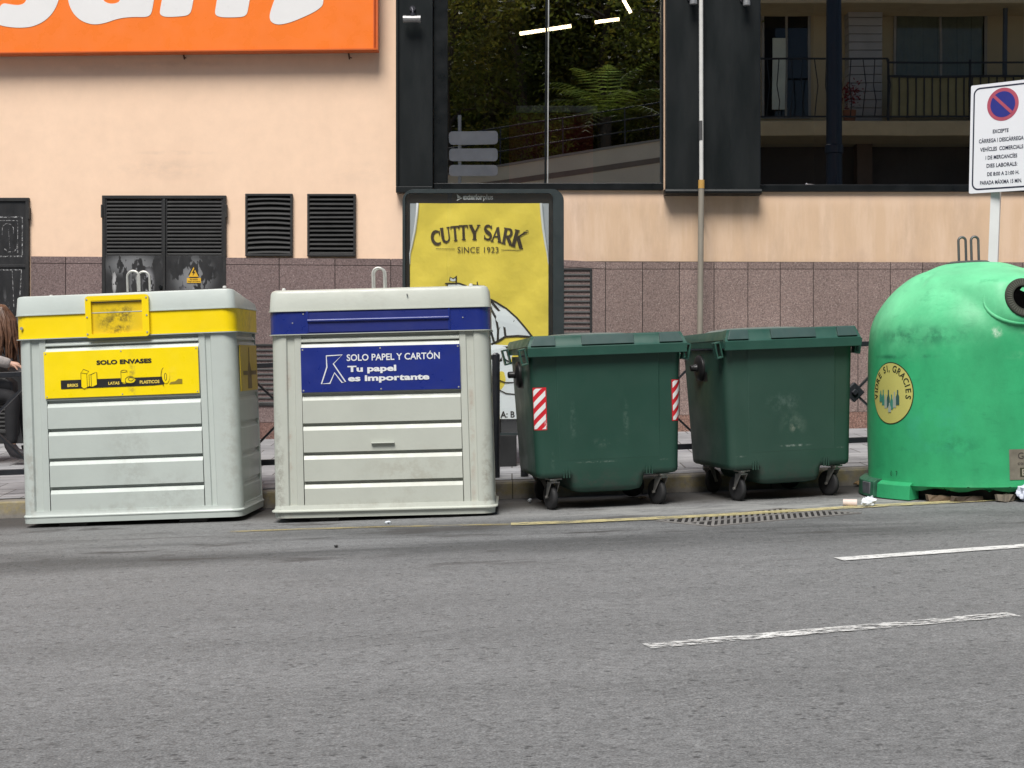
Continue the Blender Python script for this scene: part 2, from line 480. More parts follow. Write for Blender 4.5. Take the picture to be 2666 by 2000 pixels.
def W(px, py, off=0.0):
    p = P(px, py, DW); p.y = DW - off; return p
def wbox(mb, x0, y0, x1, y1, o0, o1, tilt=0.0):
    """box on the wall between pixel corners (tilt: right end lower by so many pixels)"""
    f = [W(x0, y1, o1), W(x1, y1 + tilt, o1), W(x1, y0 + tilt, o1), W(x0, y0, o1)]
    b = [W(x0, y1, o0), W(x1, y1 + tilt, o0), W(x1, y0 + tilt, o0), W(x0, y0, o0)]
    return mb.hexa(f, b)

bld = thing('building', (0, DW, 0), 'peach plastered building with pink granite plinth, black window bays and dark louvred doors', 'building')
TOP = -700
m = MB()
# wall faces around the window openings (butted end to end); window 1 px 1128-1727, window 2 px 1974-2700
def wq(x0, y0, x1, y1): wbox(m, x0, y0, x1, y1, -.30, 0)
wq(-2600, TOP, 1128, 1240)
wq(1128, 495, 1727, 1240); wq(1128, TOP, 1727, -300)
wq(1727, TOP, 1974, 1240)
wq(1974, 500, 2690, 1240); wq(1974, TOP, 2690, -300)
wq(2690, TOP, 5200, 1240)
m.build('wall', PL, bld, world=True, smooth=0)
m = MB(); wbox(m, -2600, TOP - 60, 5200, TOP, -8, .25); m.build('roof', M('flat_roof', (.3, .29, .28), .9), bld, world=True)

# granite plinth: a cap course above upright slabs above a darker foot course
def top_y(x): return 668 + (x - 78) * .0068 if x < 1500 else 683.5
m = MB(); gap = .008
def slab(x0, x1, yt0, yt1, yb0, yb1, off=.03):
    k = gap / 2 * 250
    m.hexa([W(x0 + k, yb0, off), W(x1 - k, yb1, off), W(x1 - k, yt1, off), W(x0 + k, yt0, off)],
           [W(x0 + k, yb0, -.01), W(x1 - k, yb1, -.01), W(x1 - k, yt1, -.01), W(x0 + k, yt0, -.01)])
def base_y(x): return 930 + (H - (.285 + .018 * (x - 1333) * DW / F)) * F / DW + 4
def run(xs):
    for a, b in zip(xs[:-1], xs[1:]):
        ta, tb = top_y(a), top_y(b); ba, bb = base_y(a), base_y(b)
        slab(a, b, ta, tb, ta + 17, tb + 17)
        fa, fb = ba - 46, bb - 46
        slab(a, b, ta + 18.5, tb + 18.5, fa - 1, fb - 1)
xl = [-900, -760, -620, -480, -340, -200, -60]
xr = [1466, 1576, 1672, 1768, 1858, 1946, 2030, 2116, 2232, 2316, 2400, 2486, 2570, 2660, 2760, 2860, 2960, 3060, 3200, 3340, 3500]
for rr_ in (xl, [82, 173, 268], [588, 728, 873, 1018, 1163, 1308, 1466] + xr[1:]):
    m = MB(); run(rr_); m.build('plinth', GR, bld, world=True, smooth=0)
m = MB()
for a, b in ((-900, -60), (82, 268), (588, 1466), (1466, 3500)): m.hexa([W(a, base_y(a) + 20, .016), W(b, base_y(b) + 20, .016), W(b, top_y(b) + 3, .016), W(a, top_y(a) + 3, .016)], [W(a, base_y(a) + 20, .002), W(b, base_y(b) + 20, .002), W(b, top_y(b) + 3, .002), W(a, top_y(a) + 3, .002)])
m.build('joint_mortar', M('dark_mortar', (.05, .042, .04), .9), bld, world=True, smooth=0)
for cc in (((-900, -60),), ((82, 268),), ((588, 1018), (1018, 1466), (1466, 1946), (1946, 2486), (2486, 2960), (2960, 3500))):
  m = MB()
  for a, b in cc: slab(a, b, base_y(a) - 46, base_y(b) - 46, base_y(a) + 30, base_y(b) + 30, .036)
  m.build('plinth_foot', GRB, bld, world=True, smooth=0)

# louvred vents
def louvre(mb, x0, y0, x1, y1, n, o=.012, d=.05, th=2.2, sag=0.0, wob=0):
    """tilted blades between pixel edges"""
    for k in range(n):
        h = (y1 - y0) / n; yc = y0 + h * (k + .5); b = h * .36
        s = [sag * sin(pi * i / 6) * (1 + .4 * sin(k * 1.7)) for i in range(7)]
        t = [RND.uniform(-wob, wob) for _ in range(2)]
        xs_ = [x0 + (x1 - x0) * i / 6 for i in range(7)]
        up, lo, up2, lo2 = [], [], [], []
        for i, x in enumerate(xs_):
            yy = yc + s[i] + t[0] + (t[1] - t[0]) * i / 6
            up.append(W(x, yy - b, o - d * .45)); lo.append(W(x, yy + b, o + .012))
            up2.append(W(x, yy - b + th, o - d * .45)); lo2.append(W(x, yy + b + th, o + .012))
        vs = up + lo + lo2 + up2; N = 7; fs = []
        for i in range(6):
            for r in range(3): fs.append((r * N + i + N, r * N + i + 1 + N, r * N + i + 1, r * N + i))
        mb.add(vs, fs)
def frame_px(mb, x0, y0, x1, y1, w, o0, o1):
    wbox(mb, x0, y0, x1, y0 + w, o0, o1); wbox(mb, x0, y1 - w, x1, y1, o0, o1)
    wbox(mb, x0, y0 + w, x0 + w, y1 - w, o0, o1 - .002); wbox(mb, x1 - w, y0 + w, x1, y1 - w, o0, o1 - .002)
def vent(x0, y0, x1, y1, n, sag=0.0, wob=0.0, w=6):
    f = MB(); frame_px(f, x0, y0, x1, y1, w, .0, .045)
    fr = f.build('vent', VENT, bld, world=True, bevel=.004)
    b = MB(); wbox(b, x0 + w, y0 + w, x1 - w, y1 - w, .001, .004); b.build('backing', VOID, fr, world=True)
    l = MB(); louvre(l, x0 + w, y0 + w, x1 - w, y1 - w, n, .03, .045, 1.6, sag, wob); l.build('louvre', VENT, fr, world=True, smooth=20)
    return fr
vent(640, 505.5, 763, 668, 12, sag=-2.2, wob=.6)
vent(801, 506, 927, 668.5, 13, sag=0, wob=.5)
vent(1462, 699, 1541, 905, 14)
vent(630, 896, 762, 1057, 12)
vent(-110, 1020, 52, 1128, 9)

# dark double door with louvred tops
def peel(spots): return [((W(x, y).x, 0, W(x, y).z), (rx / 250, 1, ry / 250), c, s, n) for x, y, rx, ry, c, s, n in spots]
gp = (.21, .215, .22)
DOORL = M('scraped_black_door', (.022, .022, .023), .45, var=.35, vs=9, stretch=(1, 1, .35), spots=peel([(345, 690, 95, 40, gp, .85, -9), (352, 740, 22, 60, gp, .6, -8), (388, 740, 20, 55, (.4, .4, .42), .8, -12), (300, 735, 9, 45, (.45, .45, .45), .9, -16)]))
DOORR = M('peeled_black_door', (.022, .022, .023), .45, var=.35, vs=9, stretch=(1, 1, .35), spots=peel([(505, 722, 72, 75, gp, .95, -7), (505, 760, 42, 34, (.3, .3, .33), .9, -4)]))
d0 = MB(); frame_px(d0, 268, 510, 590, 1160, 8, .0, .04)
dfr = d0.build('door_frame', VENT, bld, world=True, bevel=.003)
for (x0, x1, mt) in ((277, 425, DOORL), (434, 581, DOORR)):
    q = MB(); wbox(q, x0 - 1, 666, x1 + 1, 1152, .004, .03); wbox(q, x0 - 1, 518, x0 + 3, 666, .004, .03); wbox(q, x1 - 3, 518, x1 + 1, 666, .004, .03)
    dr = q.build('door', mt, bld, world=True, bevel=.002)
    q = MB(); wbox(q, x0 + 3, 519, x1 - 3, 665, .002, .006); q.build('backing', VOID, dr, world=True)
    q = MB(); louvre(q, x0 + 3, 519, x1 - 3, 664, 15, .02, .03, 2.5); q.build('louvre', VENT, dr, world=True, smooth=20)
    q = MB(); xh = 266 if x0 < 300 else 588
    wbox(q, xh, 534, xh + 5, 568, .0, .055); q.build('hinge', VENT, dr, world=True, bevel=.004)
q = MB(); wbox(q, 426, 519, 433, 1152, .004, .048); q.build('meeting_strip', VENT, bld, world=True, bevel=.004)
q = MB(); q.cyl(W(421, 748, .03), W(421, 748, .06), .018, 12); wbox(q, 418, 745, 424, 762, .03, .036); q.build('door_lock', DARKF, bld, world=True)

# dark single door at the left edge with rubbed tape rectangles
def scr(x, y): p = W(x, y); return (p.x, p.z)
SDOOR = M('black_steel_door', (.019, .019, .02), .42, var=.35, vs=7, stretch=(1, 1, .4), spots=peel([(10, 835, 65, 95, (.25, .25, .26), .55, -10)]))
q = MB(); frame_px(q, -140, 516, 78, 1170, 9, .0, .04); fr = q.build('door_frame', VENT, bld, world=True, bevel=.003)
q = MB(); wbox(q, -131, 525, 70, 1160, .003, .022); wbox(q, -131, 690, 70, 697, .022, .034); sd = q.build('door', SDOOR, bld, world=True, bevel=.002)
q = MB(); wbox(q, 76, 542, 81, 572, .0, .055); q.build('hinge', VENT, sd, world=True, bevel=.004)
CH = worn('chalky_scrape', (.42, .42, .42), .46, 45, (1, 1, 1), rough=.9)
q = MB(); ff = lambda u, v: W(u, v, .0245)
q.line([(-70, 566), (60, 566), (60, 668), (-70, 668)], 4.5, ff, True)
q.line([(-58, 575), (48, 575), (48, 660)], 2.2, ff)
q.line([(8, 590), (18, 583), (30, 585), (37, 594), (37, 612)], 1.6, ff); q.line([(8, 590), (8, 612)], 1.6, ff)
q.line([(14, 648), (22, 657), (38, 656), (47, 646), (47, 632)], 3, ff); q.line([(24, 598), (28, 650)], 1.4, ff)
q.line([(-70, 703), (58, 703), (52, 800)], 4, ff); q.line([(34, 706), (38, 800)], 2.0, ff)
q.build('scrape', CH, sd, world=True, smooth=0)

# black pilasters and window bays
q = MB(); wbox(q, 1036, -640, 1128, 500, .0, .10); wbox(q, 1033, 489, 1128, 505, .0, .125); wbox(q, 1033, -640, 1040, 489, .0, .125)
q.build('pilaster', DARK, bld, world=True, bevel=.006)
q = MB(); wbox(q, 1731, -640, 1973, 500, .0, .16); q.build('pilaster', DARK, bld, world=True, bevel=.01)
q = MB(); pr = [(0, 0), (.165, 0), (.19, .012), (.197, .03), (.19, .05), (.165, .058), (0, .058)]
a, b = W(1727, 511), W(1976, 511)
q.loft([[Vector((X, DW - u, a.z + v)) for u, v in pr] for X in (a.x, b.x)]); q.build('pilaster_foot', DARK, bld, world=True, bevel=.003)
GL = glass('shop_glass', .62, (.85, .88, .85), .0006)
GLD = glass('dark_shop_glass', .52, (.30, .33, .33), .0006)
def window(x0, y0, x1, y1, fw, gl, sill):
    q = MB()
    wbox(q, x0, y1, x1, y1 + sill, -.12, .04); wbox(q, x0, y0 - 12, x1, y0, -.12, .04)
    wbox(q, x0, y0, x0 + fw, y1, -.12, .035); wbox(q, x1 - 5, y0, x1, y1, -.12, .035)
    fr = q.build('window', DARKF, bld, world=True, bevel=.005)
    q = MB(); q.add([W(x0 + fw, y1, -.05), W(x1 - 5, y1, -.05), W(x1 - 5, y0, -.05), W(x0 + fw, y0, -.05)], [(0, 1, 2, 3)])
    q.build('pane', gl, fr, world=True, smooth=0)
    return fr
w1 = window(1129, -290, 1726, 478, 36, GL, 18)
w2 = window(1975, -290, 2690, 482, 4, GLD, 18)
SIL = M('silver_seal', (.55, .55, .54), .35, metal=.6)
q = MB(); q.bar(W(1430, -290, -.044), W(1426, 478, -.044), .012, .008, (0, 1, 0)); q.build('glazing_joint', SIL, w1, world=True)
q = MB(); q.bar(W(1425, -290, -.046), W(1420, 478, -.046), .022, .006, (0, 1, 0)); q.build('glazing_bead', DARKF, w1, world=True)

# dim rooms behind the glass
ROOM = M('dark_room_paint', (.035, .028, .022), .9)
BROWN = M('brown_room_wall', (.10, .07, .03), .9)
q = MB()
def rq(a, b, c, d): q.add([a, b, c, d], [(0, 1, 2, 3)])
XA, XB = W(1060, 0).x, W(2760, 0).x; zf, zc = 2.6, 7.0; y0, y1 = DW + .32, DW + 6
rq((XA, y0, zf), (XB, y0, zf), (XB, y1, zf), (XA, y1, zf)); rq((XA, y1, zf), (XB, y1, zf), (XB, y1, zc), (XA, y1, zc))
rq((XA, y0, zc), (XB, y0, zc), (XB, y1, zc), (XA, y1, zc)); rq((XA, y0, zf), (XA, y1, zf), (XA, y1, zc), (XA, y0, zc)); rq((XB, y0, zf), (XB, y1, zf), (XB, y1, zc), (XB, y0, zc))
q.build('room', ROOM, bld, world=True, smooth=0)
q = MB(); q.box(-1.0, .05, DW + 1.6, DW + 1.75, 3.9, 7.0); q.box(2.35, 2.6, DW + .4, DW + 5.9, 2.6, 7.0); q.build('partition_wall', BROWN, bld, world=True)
q = MB(); q.lathe([(.13, 2.6), (.13, 7.0)], 24, (3.43, DW + .75, 0)); q.build('blue_column', M('blue_column_paint', (.012, .022, .045), .4), bld, world=True)

def lamp_tube(pa, pb, Y, label):
    c = [P(px, py, Y) for px, py in (pa, pb)]
    q = MB(); q.cyl(c[0], c[1], .021, 12)
    o = q.build('lamp_tube', emit('lamp_glow', (1.0, .76, .46), 7.0))
    return tag(o, label, 'lamp', 'warm tube lamps behind the shop glass')
lamp_tube((1353, 88), (1487, 68), 17.2, 'longest warm glowing tube lamp, hanging across the glazing joint of the shop window')
lamp_tube((1549, 58), (1612, 50), 18.4, 'short warm glowing tube lamp hanging level at the middle of the shop window top')
lamp_tube((1617, -12), (1642, 33), 17.6, 'steeply tilted warm tube lamp cut off by the top of the picture')
# counter seen through the glass
t = thing('counter', (0, DW + 2.3, 2.6), 'dark red counter with a pale blue top behind the shop window', 'counter')
q = MB(); a, b = P(1325, 275, DW + 2.0), P(1545, 275, DW + 2.0); q.box(a.x, b.x, DW + 2.05, DW + 2.6, 2.6, a.z - .08); q.build('front', M('red_counter', (.4, .02, .03), .4), t, world=True)
q = MB(); q.box(a.x - .05, b.x + .05, DW + 2.0, DW + 2.65, a.z - .08, a.z); q.build('top', M('blue_counter_top', (.6, .75, .95), .3), t, world=True, bevel=.01)

# ---------------------------------------------------------------- things fixed to the building
# orange shop sign
sg = thing('shop_sign', (0, DW, 0), 'large orange shop sign with rounded white letters high on the peach wall', 'sign')
OR = M('orange_sign_face', (.92, .205, .028), .3, var=.03, vs=2)
ORE = M('orange_sign_edge', (.62, .12, .02), .4, var=.1)
q = MB(); f_ = lambda o: [W(-420, 149.5, o), W(976, 135.5, o), W(976, -520, o), W(-420, -520, o)]
q.hexa(f_(.19), f_(.17)); q.build('face', OR, sg, world=True)
q = MB()
g0 = lambda o: [W(-426, 153.5, o), W(988, 139.5, o), W(988, -526, o), W(-426, -526, o)]
q.hexa(g0(.168), g0(.03))
q.hexa([W(-426, 153.5, .2), W(988, 139.5, .2), W(988, 136, .2), W(-426, 150, .2)], [W(-426, 153.5, .168), W(988, 139.5, .168), W(988, 136, .168), W(-426, 150, .168)])
q.hexa([W(976.3, 136, .2), W(979.6, 136, .2), W(979.6, -526, .2), W(976.3, -526, .2)], [W(976.3, 136, .168), W(979.6, 136, .168), W(979.6, -526, .168), W(976.3, -526, .168)])
q.hexa([W(984, 136, .2), W(988, 136, .2), W(988, -526, .2), W(984, -526, .2)], [W(984, 136, .168), W(988, 136, .168), W(988, -526, .168), W(984, -526, .168)])
q.build('edge', ORE, sg, world=True)
RUST = M('rusty_iron', (.12, .06, .035), .8)
for x in (478, 908): q = MB(); q.bar(W(x, 140, .02), W(x + (4 if x < 500 else 3), 156, .03), .012, .012); q.bar(W(x + 4, 150, .02), W(x + 9, 154, .05), .008, .008); q.build('bracket', RUST, sg, world=True)
def smooth_poly(pts, it=2):
    for _ in range(it):
        r = []
        for i, p in enumerate(pts):
            n = pts[(i + 1) % len(pts)]
            r += [(p[0] * .75 + n[0] * .25, p[1] * .75 + n[1] * .25), (p[0] * .25 + n[0] * .75, p[1] * .25 + n[1] * .75)]
        pts = r
    return pts
LET = [
 [(43, 40), (24, 96), (14, 148), (30, 162), (80, 173), (150, 178), (220, 170), (290, 134), (338, 76), (364, 0), (366, -70), (330, -150), (250, -200), (190, -240), (220, -290), (330, -280), (400, -380), (250, -430), (80, -390), (30, -280), (60, -180), (150, -110), (180, -50), (183, 10), (172, 42), (140, 54), (96, 50)],
 [(403, -40), (405, 20), (420, 70), (445, 110), (485, 143), (545, 161), (610, 152), (680, 126), (760, 117), (832, 119), (858, 108), (868, 80), (880, 0), (920, -330), (720, -400), (480, -330), (415, -180)],
 [(925, 0), (912, 70), (908, 98), (920, 112), (950, 119), (1050, 113), (1074, 100), (1084, 75), (1100, -20), (1170, -330), (960, -340)],
 [(1227, -10), (1214, 70), (1210, 98), (1222, 114), (1262, 121), (1360, 119), (1383, 106), (1391, 82), (1406, -10), (1420, -250), (1270, -250)],
 [(1547, -10), (1516, 80), (1508, 115), (1516, 146), (1552, 161), (1600, 154), (1650, 138), (1745, 96), (1790, 66), (1804, 44), (1803, -20), (1801, -60), (1775, -4), (1716, 15), (1712, 14), (1722, -70), (1770, -330), (1600, -330)],
 [(-150, -10), (-165, 90), (-150, 106), (-20, 106), (0, 86), (8, 40), (14, -20), (30, -300), (-120, -300)],
]
WH = M('white_acrylic', (.78, .77, .76), .35, var=.02)
for i, L in enumerate(LET):
    L = smooth_poly([(x * .4702, y * .4702) for x, y in L], 2)
    q = MB(); q.poly([L] if i != 1 else [L, smooth_poly([(x * .4702, y * .4702) for x, y in [(588, -20), (596, 20), (612, 38), (645, 47), (680, 40), (692, 26), (700, -30), (720, -200), (620, -180)]], 2)], lambda u, v: W(u, v, .194), lambda u, v: W(u, v, .19))
    q.build('letter', WH, sg, world=True, smooth=0)

# electricity warning sign on the right door leaf
ws = thing('warning_sign', W(506, 715, .036), 'small yellow electricity warning triangle with a text plate on the dark door', 'sign')
YS = M('amber_sign', (.72, .42, .03), .4, var=.08)
BK = M('black_print', (.014, .013, .013), .5)
q = MB(); tri = [(489, 724), (523, 724), (506, 690)]
q.poly(smooth_poly([(488, 725), (524, 725), (506, 689)], 1), lambda u, v: W(u, v, .036), lambda u, v: W(u, v, .031)); q.build('border', BK, ws, world=True, smooth=0)
q = MB(); q.poly([(493, 721.5), (519, 721.5), (506, 696)], lambda u, v: W(u, v, .0375)); q.build('triangle', YS, ws, world=True, smooth=0)
q = MB(); q.poly([(507.5, 700), (501.5, 712), (506, 711), (503.5, 719), (511, 708.5), (506.5, 709.5), (510, 700.5)], lambda u, v: W(u, v, .039)); q.build('flash', BK, ws, world=True, smooth=0)
q = MB(); wbox(q, 488.5, 724.5, 525, 737, .031, .036); q.build('plate', YS, ws, world=True)
q = MB()
fit_text(q, lambda u, v: W(u, v, .0375), 'Alta tensión', 496, 517, 730, 726, .01); fit_text(q, lambda u, v: W(u, v, .0375), 'Peligro de muerte', 491, 523, 735.5, 731.5, .01)
q.build('lettering', BK, ws, world=True, smooth=0)

# wall lamps on the black pilasters
CHR = M('satin_steel', (.30, .30, .30), .4, metal=.5)
def wall_lamp(c, axis, label):
    t = thing('wall_lamp', c, label, 'lamp', 'steel spotlights on the black pilasters')
    hl, r = .09, .038
    q = MB(); q.lathe([(r * .8, -hl), (r, -hl), (r, -hl * .62), (r * .93, -hl * .6), (r * .93, hl * .6), (r, hl * .62), (r, hl), (r * .8, hl)], 20, (0, 0, 0), 'x' if axis == 'x' else 'z'); q.build('body', CHR, t)
    q = MB()
    if axis == 'x': q.tube([(.0, .1, .13), (.0, .02, .12), (.01, 0, .09), (0.01, 0, .03)], .012, 8); q.cyl((.01, 0, .06), (.01, 0, .03), .026, 12); q.cyl((0, .115, .13), (0, .09, .13), .03, 12)
    else: q.cyl((-.02, .09, .0), (-.02, .01, 0), .018, 10); q.cyl((-.02, .115, .0), (-.02, .095, 0), .035, 12)
    q.build('bracket', M('dark_bracket', (.06, .06, .07), .4, metal=.6), t)
    q = MB(); q.lathe([(.0, hl + .001), (r * .75, hl + .001)], 16, (0, 0, 0), 'x' if axis == 'x' else 'z'); q.build('lens', M('lens_glass', (.2, .2, .2), .15), t)
p = W(1076, 62, .215); wall_lamp(p, 'x', 'horizontal steel spotlight on the narrow black pilaster beside the left window')
p = W(1797, 5, .275); wall_lamp(p, 'z', 'upright steel spotlight on the wide pilaster, just left of the white pipe')
p = W(1933, 8, .275); wall_lamp(p, 'z', 'upright steel spotlight on the wide pilaster near its right edge')

# pipe standing against the wall
pp = thing('cable_pipe', (P(1822, 1120, DW - .2).x, DW - .26, .31), 'tall slim white pipe in a grey-brown sleeve rising in front of the wide black pilaster', 'pipe')
YP = DW - .26
q = MB(); a, b = P(1820, 1127, YP), P(1826, 470, YP); q.tube([a, b], .030, 12); q.build('sleeve', M('weathered_zinc', (.27, .245, .20), .6, metal=.2, var=.25, vs=6, stretch=(1, 1, .3)), pp, world=True)
q = MB(); a, b = P(1826, 471, YP), P(1824, -600, YP); q.tube([a, b], .0215, 12); q.build('conduit', M('chalky_white_pipe', (.62, .61, .58), .55, var=.15, vs=5), pp, world=True)
q = MB(); q.tube([P(1825.9, 491, YP), P(1826, 469, YP)], .0325, 12); q.build('tape', M('ochre_tape', (.5, .29, .07), .6), pp, world=True)
q = MB(); q.tube([P(1825.3, 366, YP), P(1825, 315, YP)], .0228, 12); q.build('tape', M('black_tape', (.06, .06, .06), .6), pp, world=True)
for y in (560, -100): q = MB(); q.bar(P(1826, y, YP), P(1826, y, DW - (.0 if y > 0 else .16)), .02, .03); q.build('clip', VENT, pp, world=True)

# ---------------------------------------------------------------- advertising panel
YA = 12.6
def Q(px, py, off=0.0):
    p = P(px, py, YA); p.y = YA - off; return p
ad = thing('advertising_panel', (P(1258, 0, YA).x, YA, side_z(-.2, YA)), 'dark framed advertising panel with a crumpled yellow poster behind the blue banded bin', 'billboard')
FR = M('panel_frame_green', (.030, .040, .042), .38, var=.15, vs=4)
def rrpx(x0, y0, x1, y1, r, seg=6):
    return [(p[0] + (x0 + x1) / 2, p[1] + (y0 + y1) / 2) for p in rr((x1 - x0) / 2, (y1 - y0) / 2, r, seg)]
q = MB(); q.poly([rrpx(1050, 496, 1467, 1132, 30), rrpx(1057, 506, 1439, 1126, 14)], lambda u, v: Q(u, v, .10), lambda u, v: Q(u, v, -.12))
q.build('frame', FR, ad, world=True, bevel=.018, seg=3)
q = MB(); q.poly(rrpx(1054, 500, 1445, 1129, 20), lambda u, v: Q(u, v, .06), lambda u, v: Q(u, v, .05)); q.build('black_surround', M('black_surround', (.012, .012, .012), .4), ad, world=True)
q = MB(); q.poly([(1069, 532), (1428, 532), (1427, 1090), (1069, 1090)], lambda u, v: Q(u, v, .064)); q.build('backlight_sheet', M('white_backing', (.42, .45, .48), .7), ad, world=True, smooth=0)
def posterY(u, v):
    """crumpled paper"""
    a = .005 * sin(u * .043 + v * .021) + .004 * abs(sin(u * .03 - v * .026 + 1)) + .004 * abs(sin(v * .028 + u * .019)) - .004
    return Q(u, v, .074 + a)
t = NT('yellow_poster')
c = t.mul((.93, .74, .105), t.rng(t.noise(2.2, 5, .6), .3, .7, .88, 1.08))
t.bump(t.math('ADD', t.noise(2.6, 4, .5), t.math('MULTIPLY', t.noise(9, 2, .5, t.scale((1, 1, .4))), .12)), .8, .03)
YPOST = t.done(c, .35, 0, .4)
q = MB()
L = [(532, 1089), (560, 1087), (600, 1082), (640, 1074), (662, 1069), (800, 1069), (960, 1069), (1090, 1069)]
R = [(532, 1408), (560, 1410), (600, 1414), (640, 1420), (662, 1424), (690, 1427), (960, 1427), (1090, 1427)]
def edge(E, y):
    for a, b in zip(E[:-1], E[1:]):
        if y <= b[0]: return a[1] + (b[1] - a[1]) * (y - a[0]) / (b[0] - a[0])
    return E[-1][1]
N, K = 70, 50; vs = []
for j in range(N + 1):
    y = 532 + (1090 - 532) * j / N
    for i in range(K + 1):
        l, r = edge(L, y), edge(R, y); vs.append(posterY(l + (r - l) * i / K, y))
q.add(vs, [((j + 1) * (K + 1) + i, (j + 1) * (K + 1) + i + 1, j * (K + 1) + i + 1, j * (K + 1) + i) for j in range(N) for i in range(K)])
po = q.build('poster', YPOST, ad, world=True, smooth=60)
q = MB()
for E, s in ((L, 1), (R, -1)):
    pts = [posterY(edge(E, y), y) + Vector((0, -.006, 0)) for y in (532, 560, 600, 640, 662, 690)]
    q.tube(pts, [.012, .012, .011, .009, .006, .002], 8)
q.build('paper_curl', M('white_paper', (.78, .8, .8), .5), po, world=True)
PR = lambda u, v: posterY(u, v) + Vector((0, -.004, 0))
PR2 = lambda u, v: posterY(u, v) + Vector((0, -.007, 0))
SAILW = M('sail_white_print', (.86, .90, .93), .45, var=.06)
INK = M('poster_ink', (.022, .018, .014), .5)
BRN = M('brown_lettering', (.045, .028, .012), .5)
# ship print
q = MB()
big = [(1180, 800), (1232, 772), (1276, 780), (1290, 787), (1318, 804), (1345, 828), (1368, 855), (1386, 877), (1349, 875), (1315, 878), (1298, 888), (1279, 897), (1335, 900), (1352, 960), (1350, 1090), (1069, 1090), (1069, 960), (1110, 880)]
q.poly(big, PR)
q.poly([(1164, 742), (1196, 741), (1213, 746), (1217, 757), (1216, 770), (1166, 770), (1168, 754)], PR); q.poly([(1172, 724), (1181, 727), (1189, 723), (1188, 732), (1180, 734), (1171, 731)], PR)
q.poly([(1238, 746), (1258, 749), (1269, 757), (1272, 772), (1240, 772)], PR)
q.build('ship_print', SAILW, po, world=True, smooth=0)
q = MB()
for pts, w in (([(1232, 772), (1276, 780), (1290, 787), (1318, 804), (1345, 828), (1368, 855), (1386, 878)], 3), ([(1386, 878), (1349, 875), (1315, 877), (1298, 888), (1279, 897)], 3.4), ([(1262, 772), (1282, 789), (1301, 812), (1312, 842), (1316, 877)], 4), ([(1260, 795), (1279, 806), (1292, 830), (1297, 860), (1296, 890)], 4), ([(1262, 830), (1276, 855), (1286, 890)], 4),
               ([(1160, 740), (1196, 739), (1214, 745), (1218, 757), (1217, 772)], 2.6), ([(1189, 720), (1188, 742)], 2.4), ([(1165, 742), (1169, 754), (1167, 772)], 2), ([(1171, 733), (1173, 723), (1181, 727), (1189, 722)], 1.4), ([(1243, 735), (1244, 748)], 2), ([(1230, 743), (1258, 747), (1270, 757), (1273, 772)], 2.4),
               ([(1305, 925), (1318, 938), (1330, 944), (1345, 946)], 2.5), ([(1300, 990), (1316, 996), (1345, 996)], 2.2), ([(1300, 1015), (1318, 1024), (1345, 1027)], 2), ([(1279, 912), (1300, 905), (1340, 905)], 4)):
    q.line(pts, w * 1.45, PR2)
q.poly([(1276, 902), (1306, 905), (1305, 925), (1308, 940), (1298, 943), (1284, 930), (1276, 928)], PR2)
for u0, v0 in ((1325, 852), (1333, 848), (1296, 866)): q.line([(u0, v0), (u0 + 6, v0 - 14)], 1.2, PR2)
q.build('ship_outline', INK, po, world=True, smooth=0)
q = MB(); fit_text(q, PR2, 'A: B', 1303, 1340, 1087, 1070, .02); fit_text(q, PR2, 'DESTILER', 1110, 1290, 1087, 1070, .02) if False else None
q.build('lettering', INK, po, world=True, smooth=0)
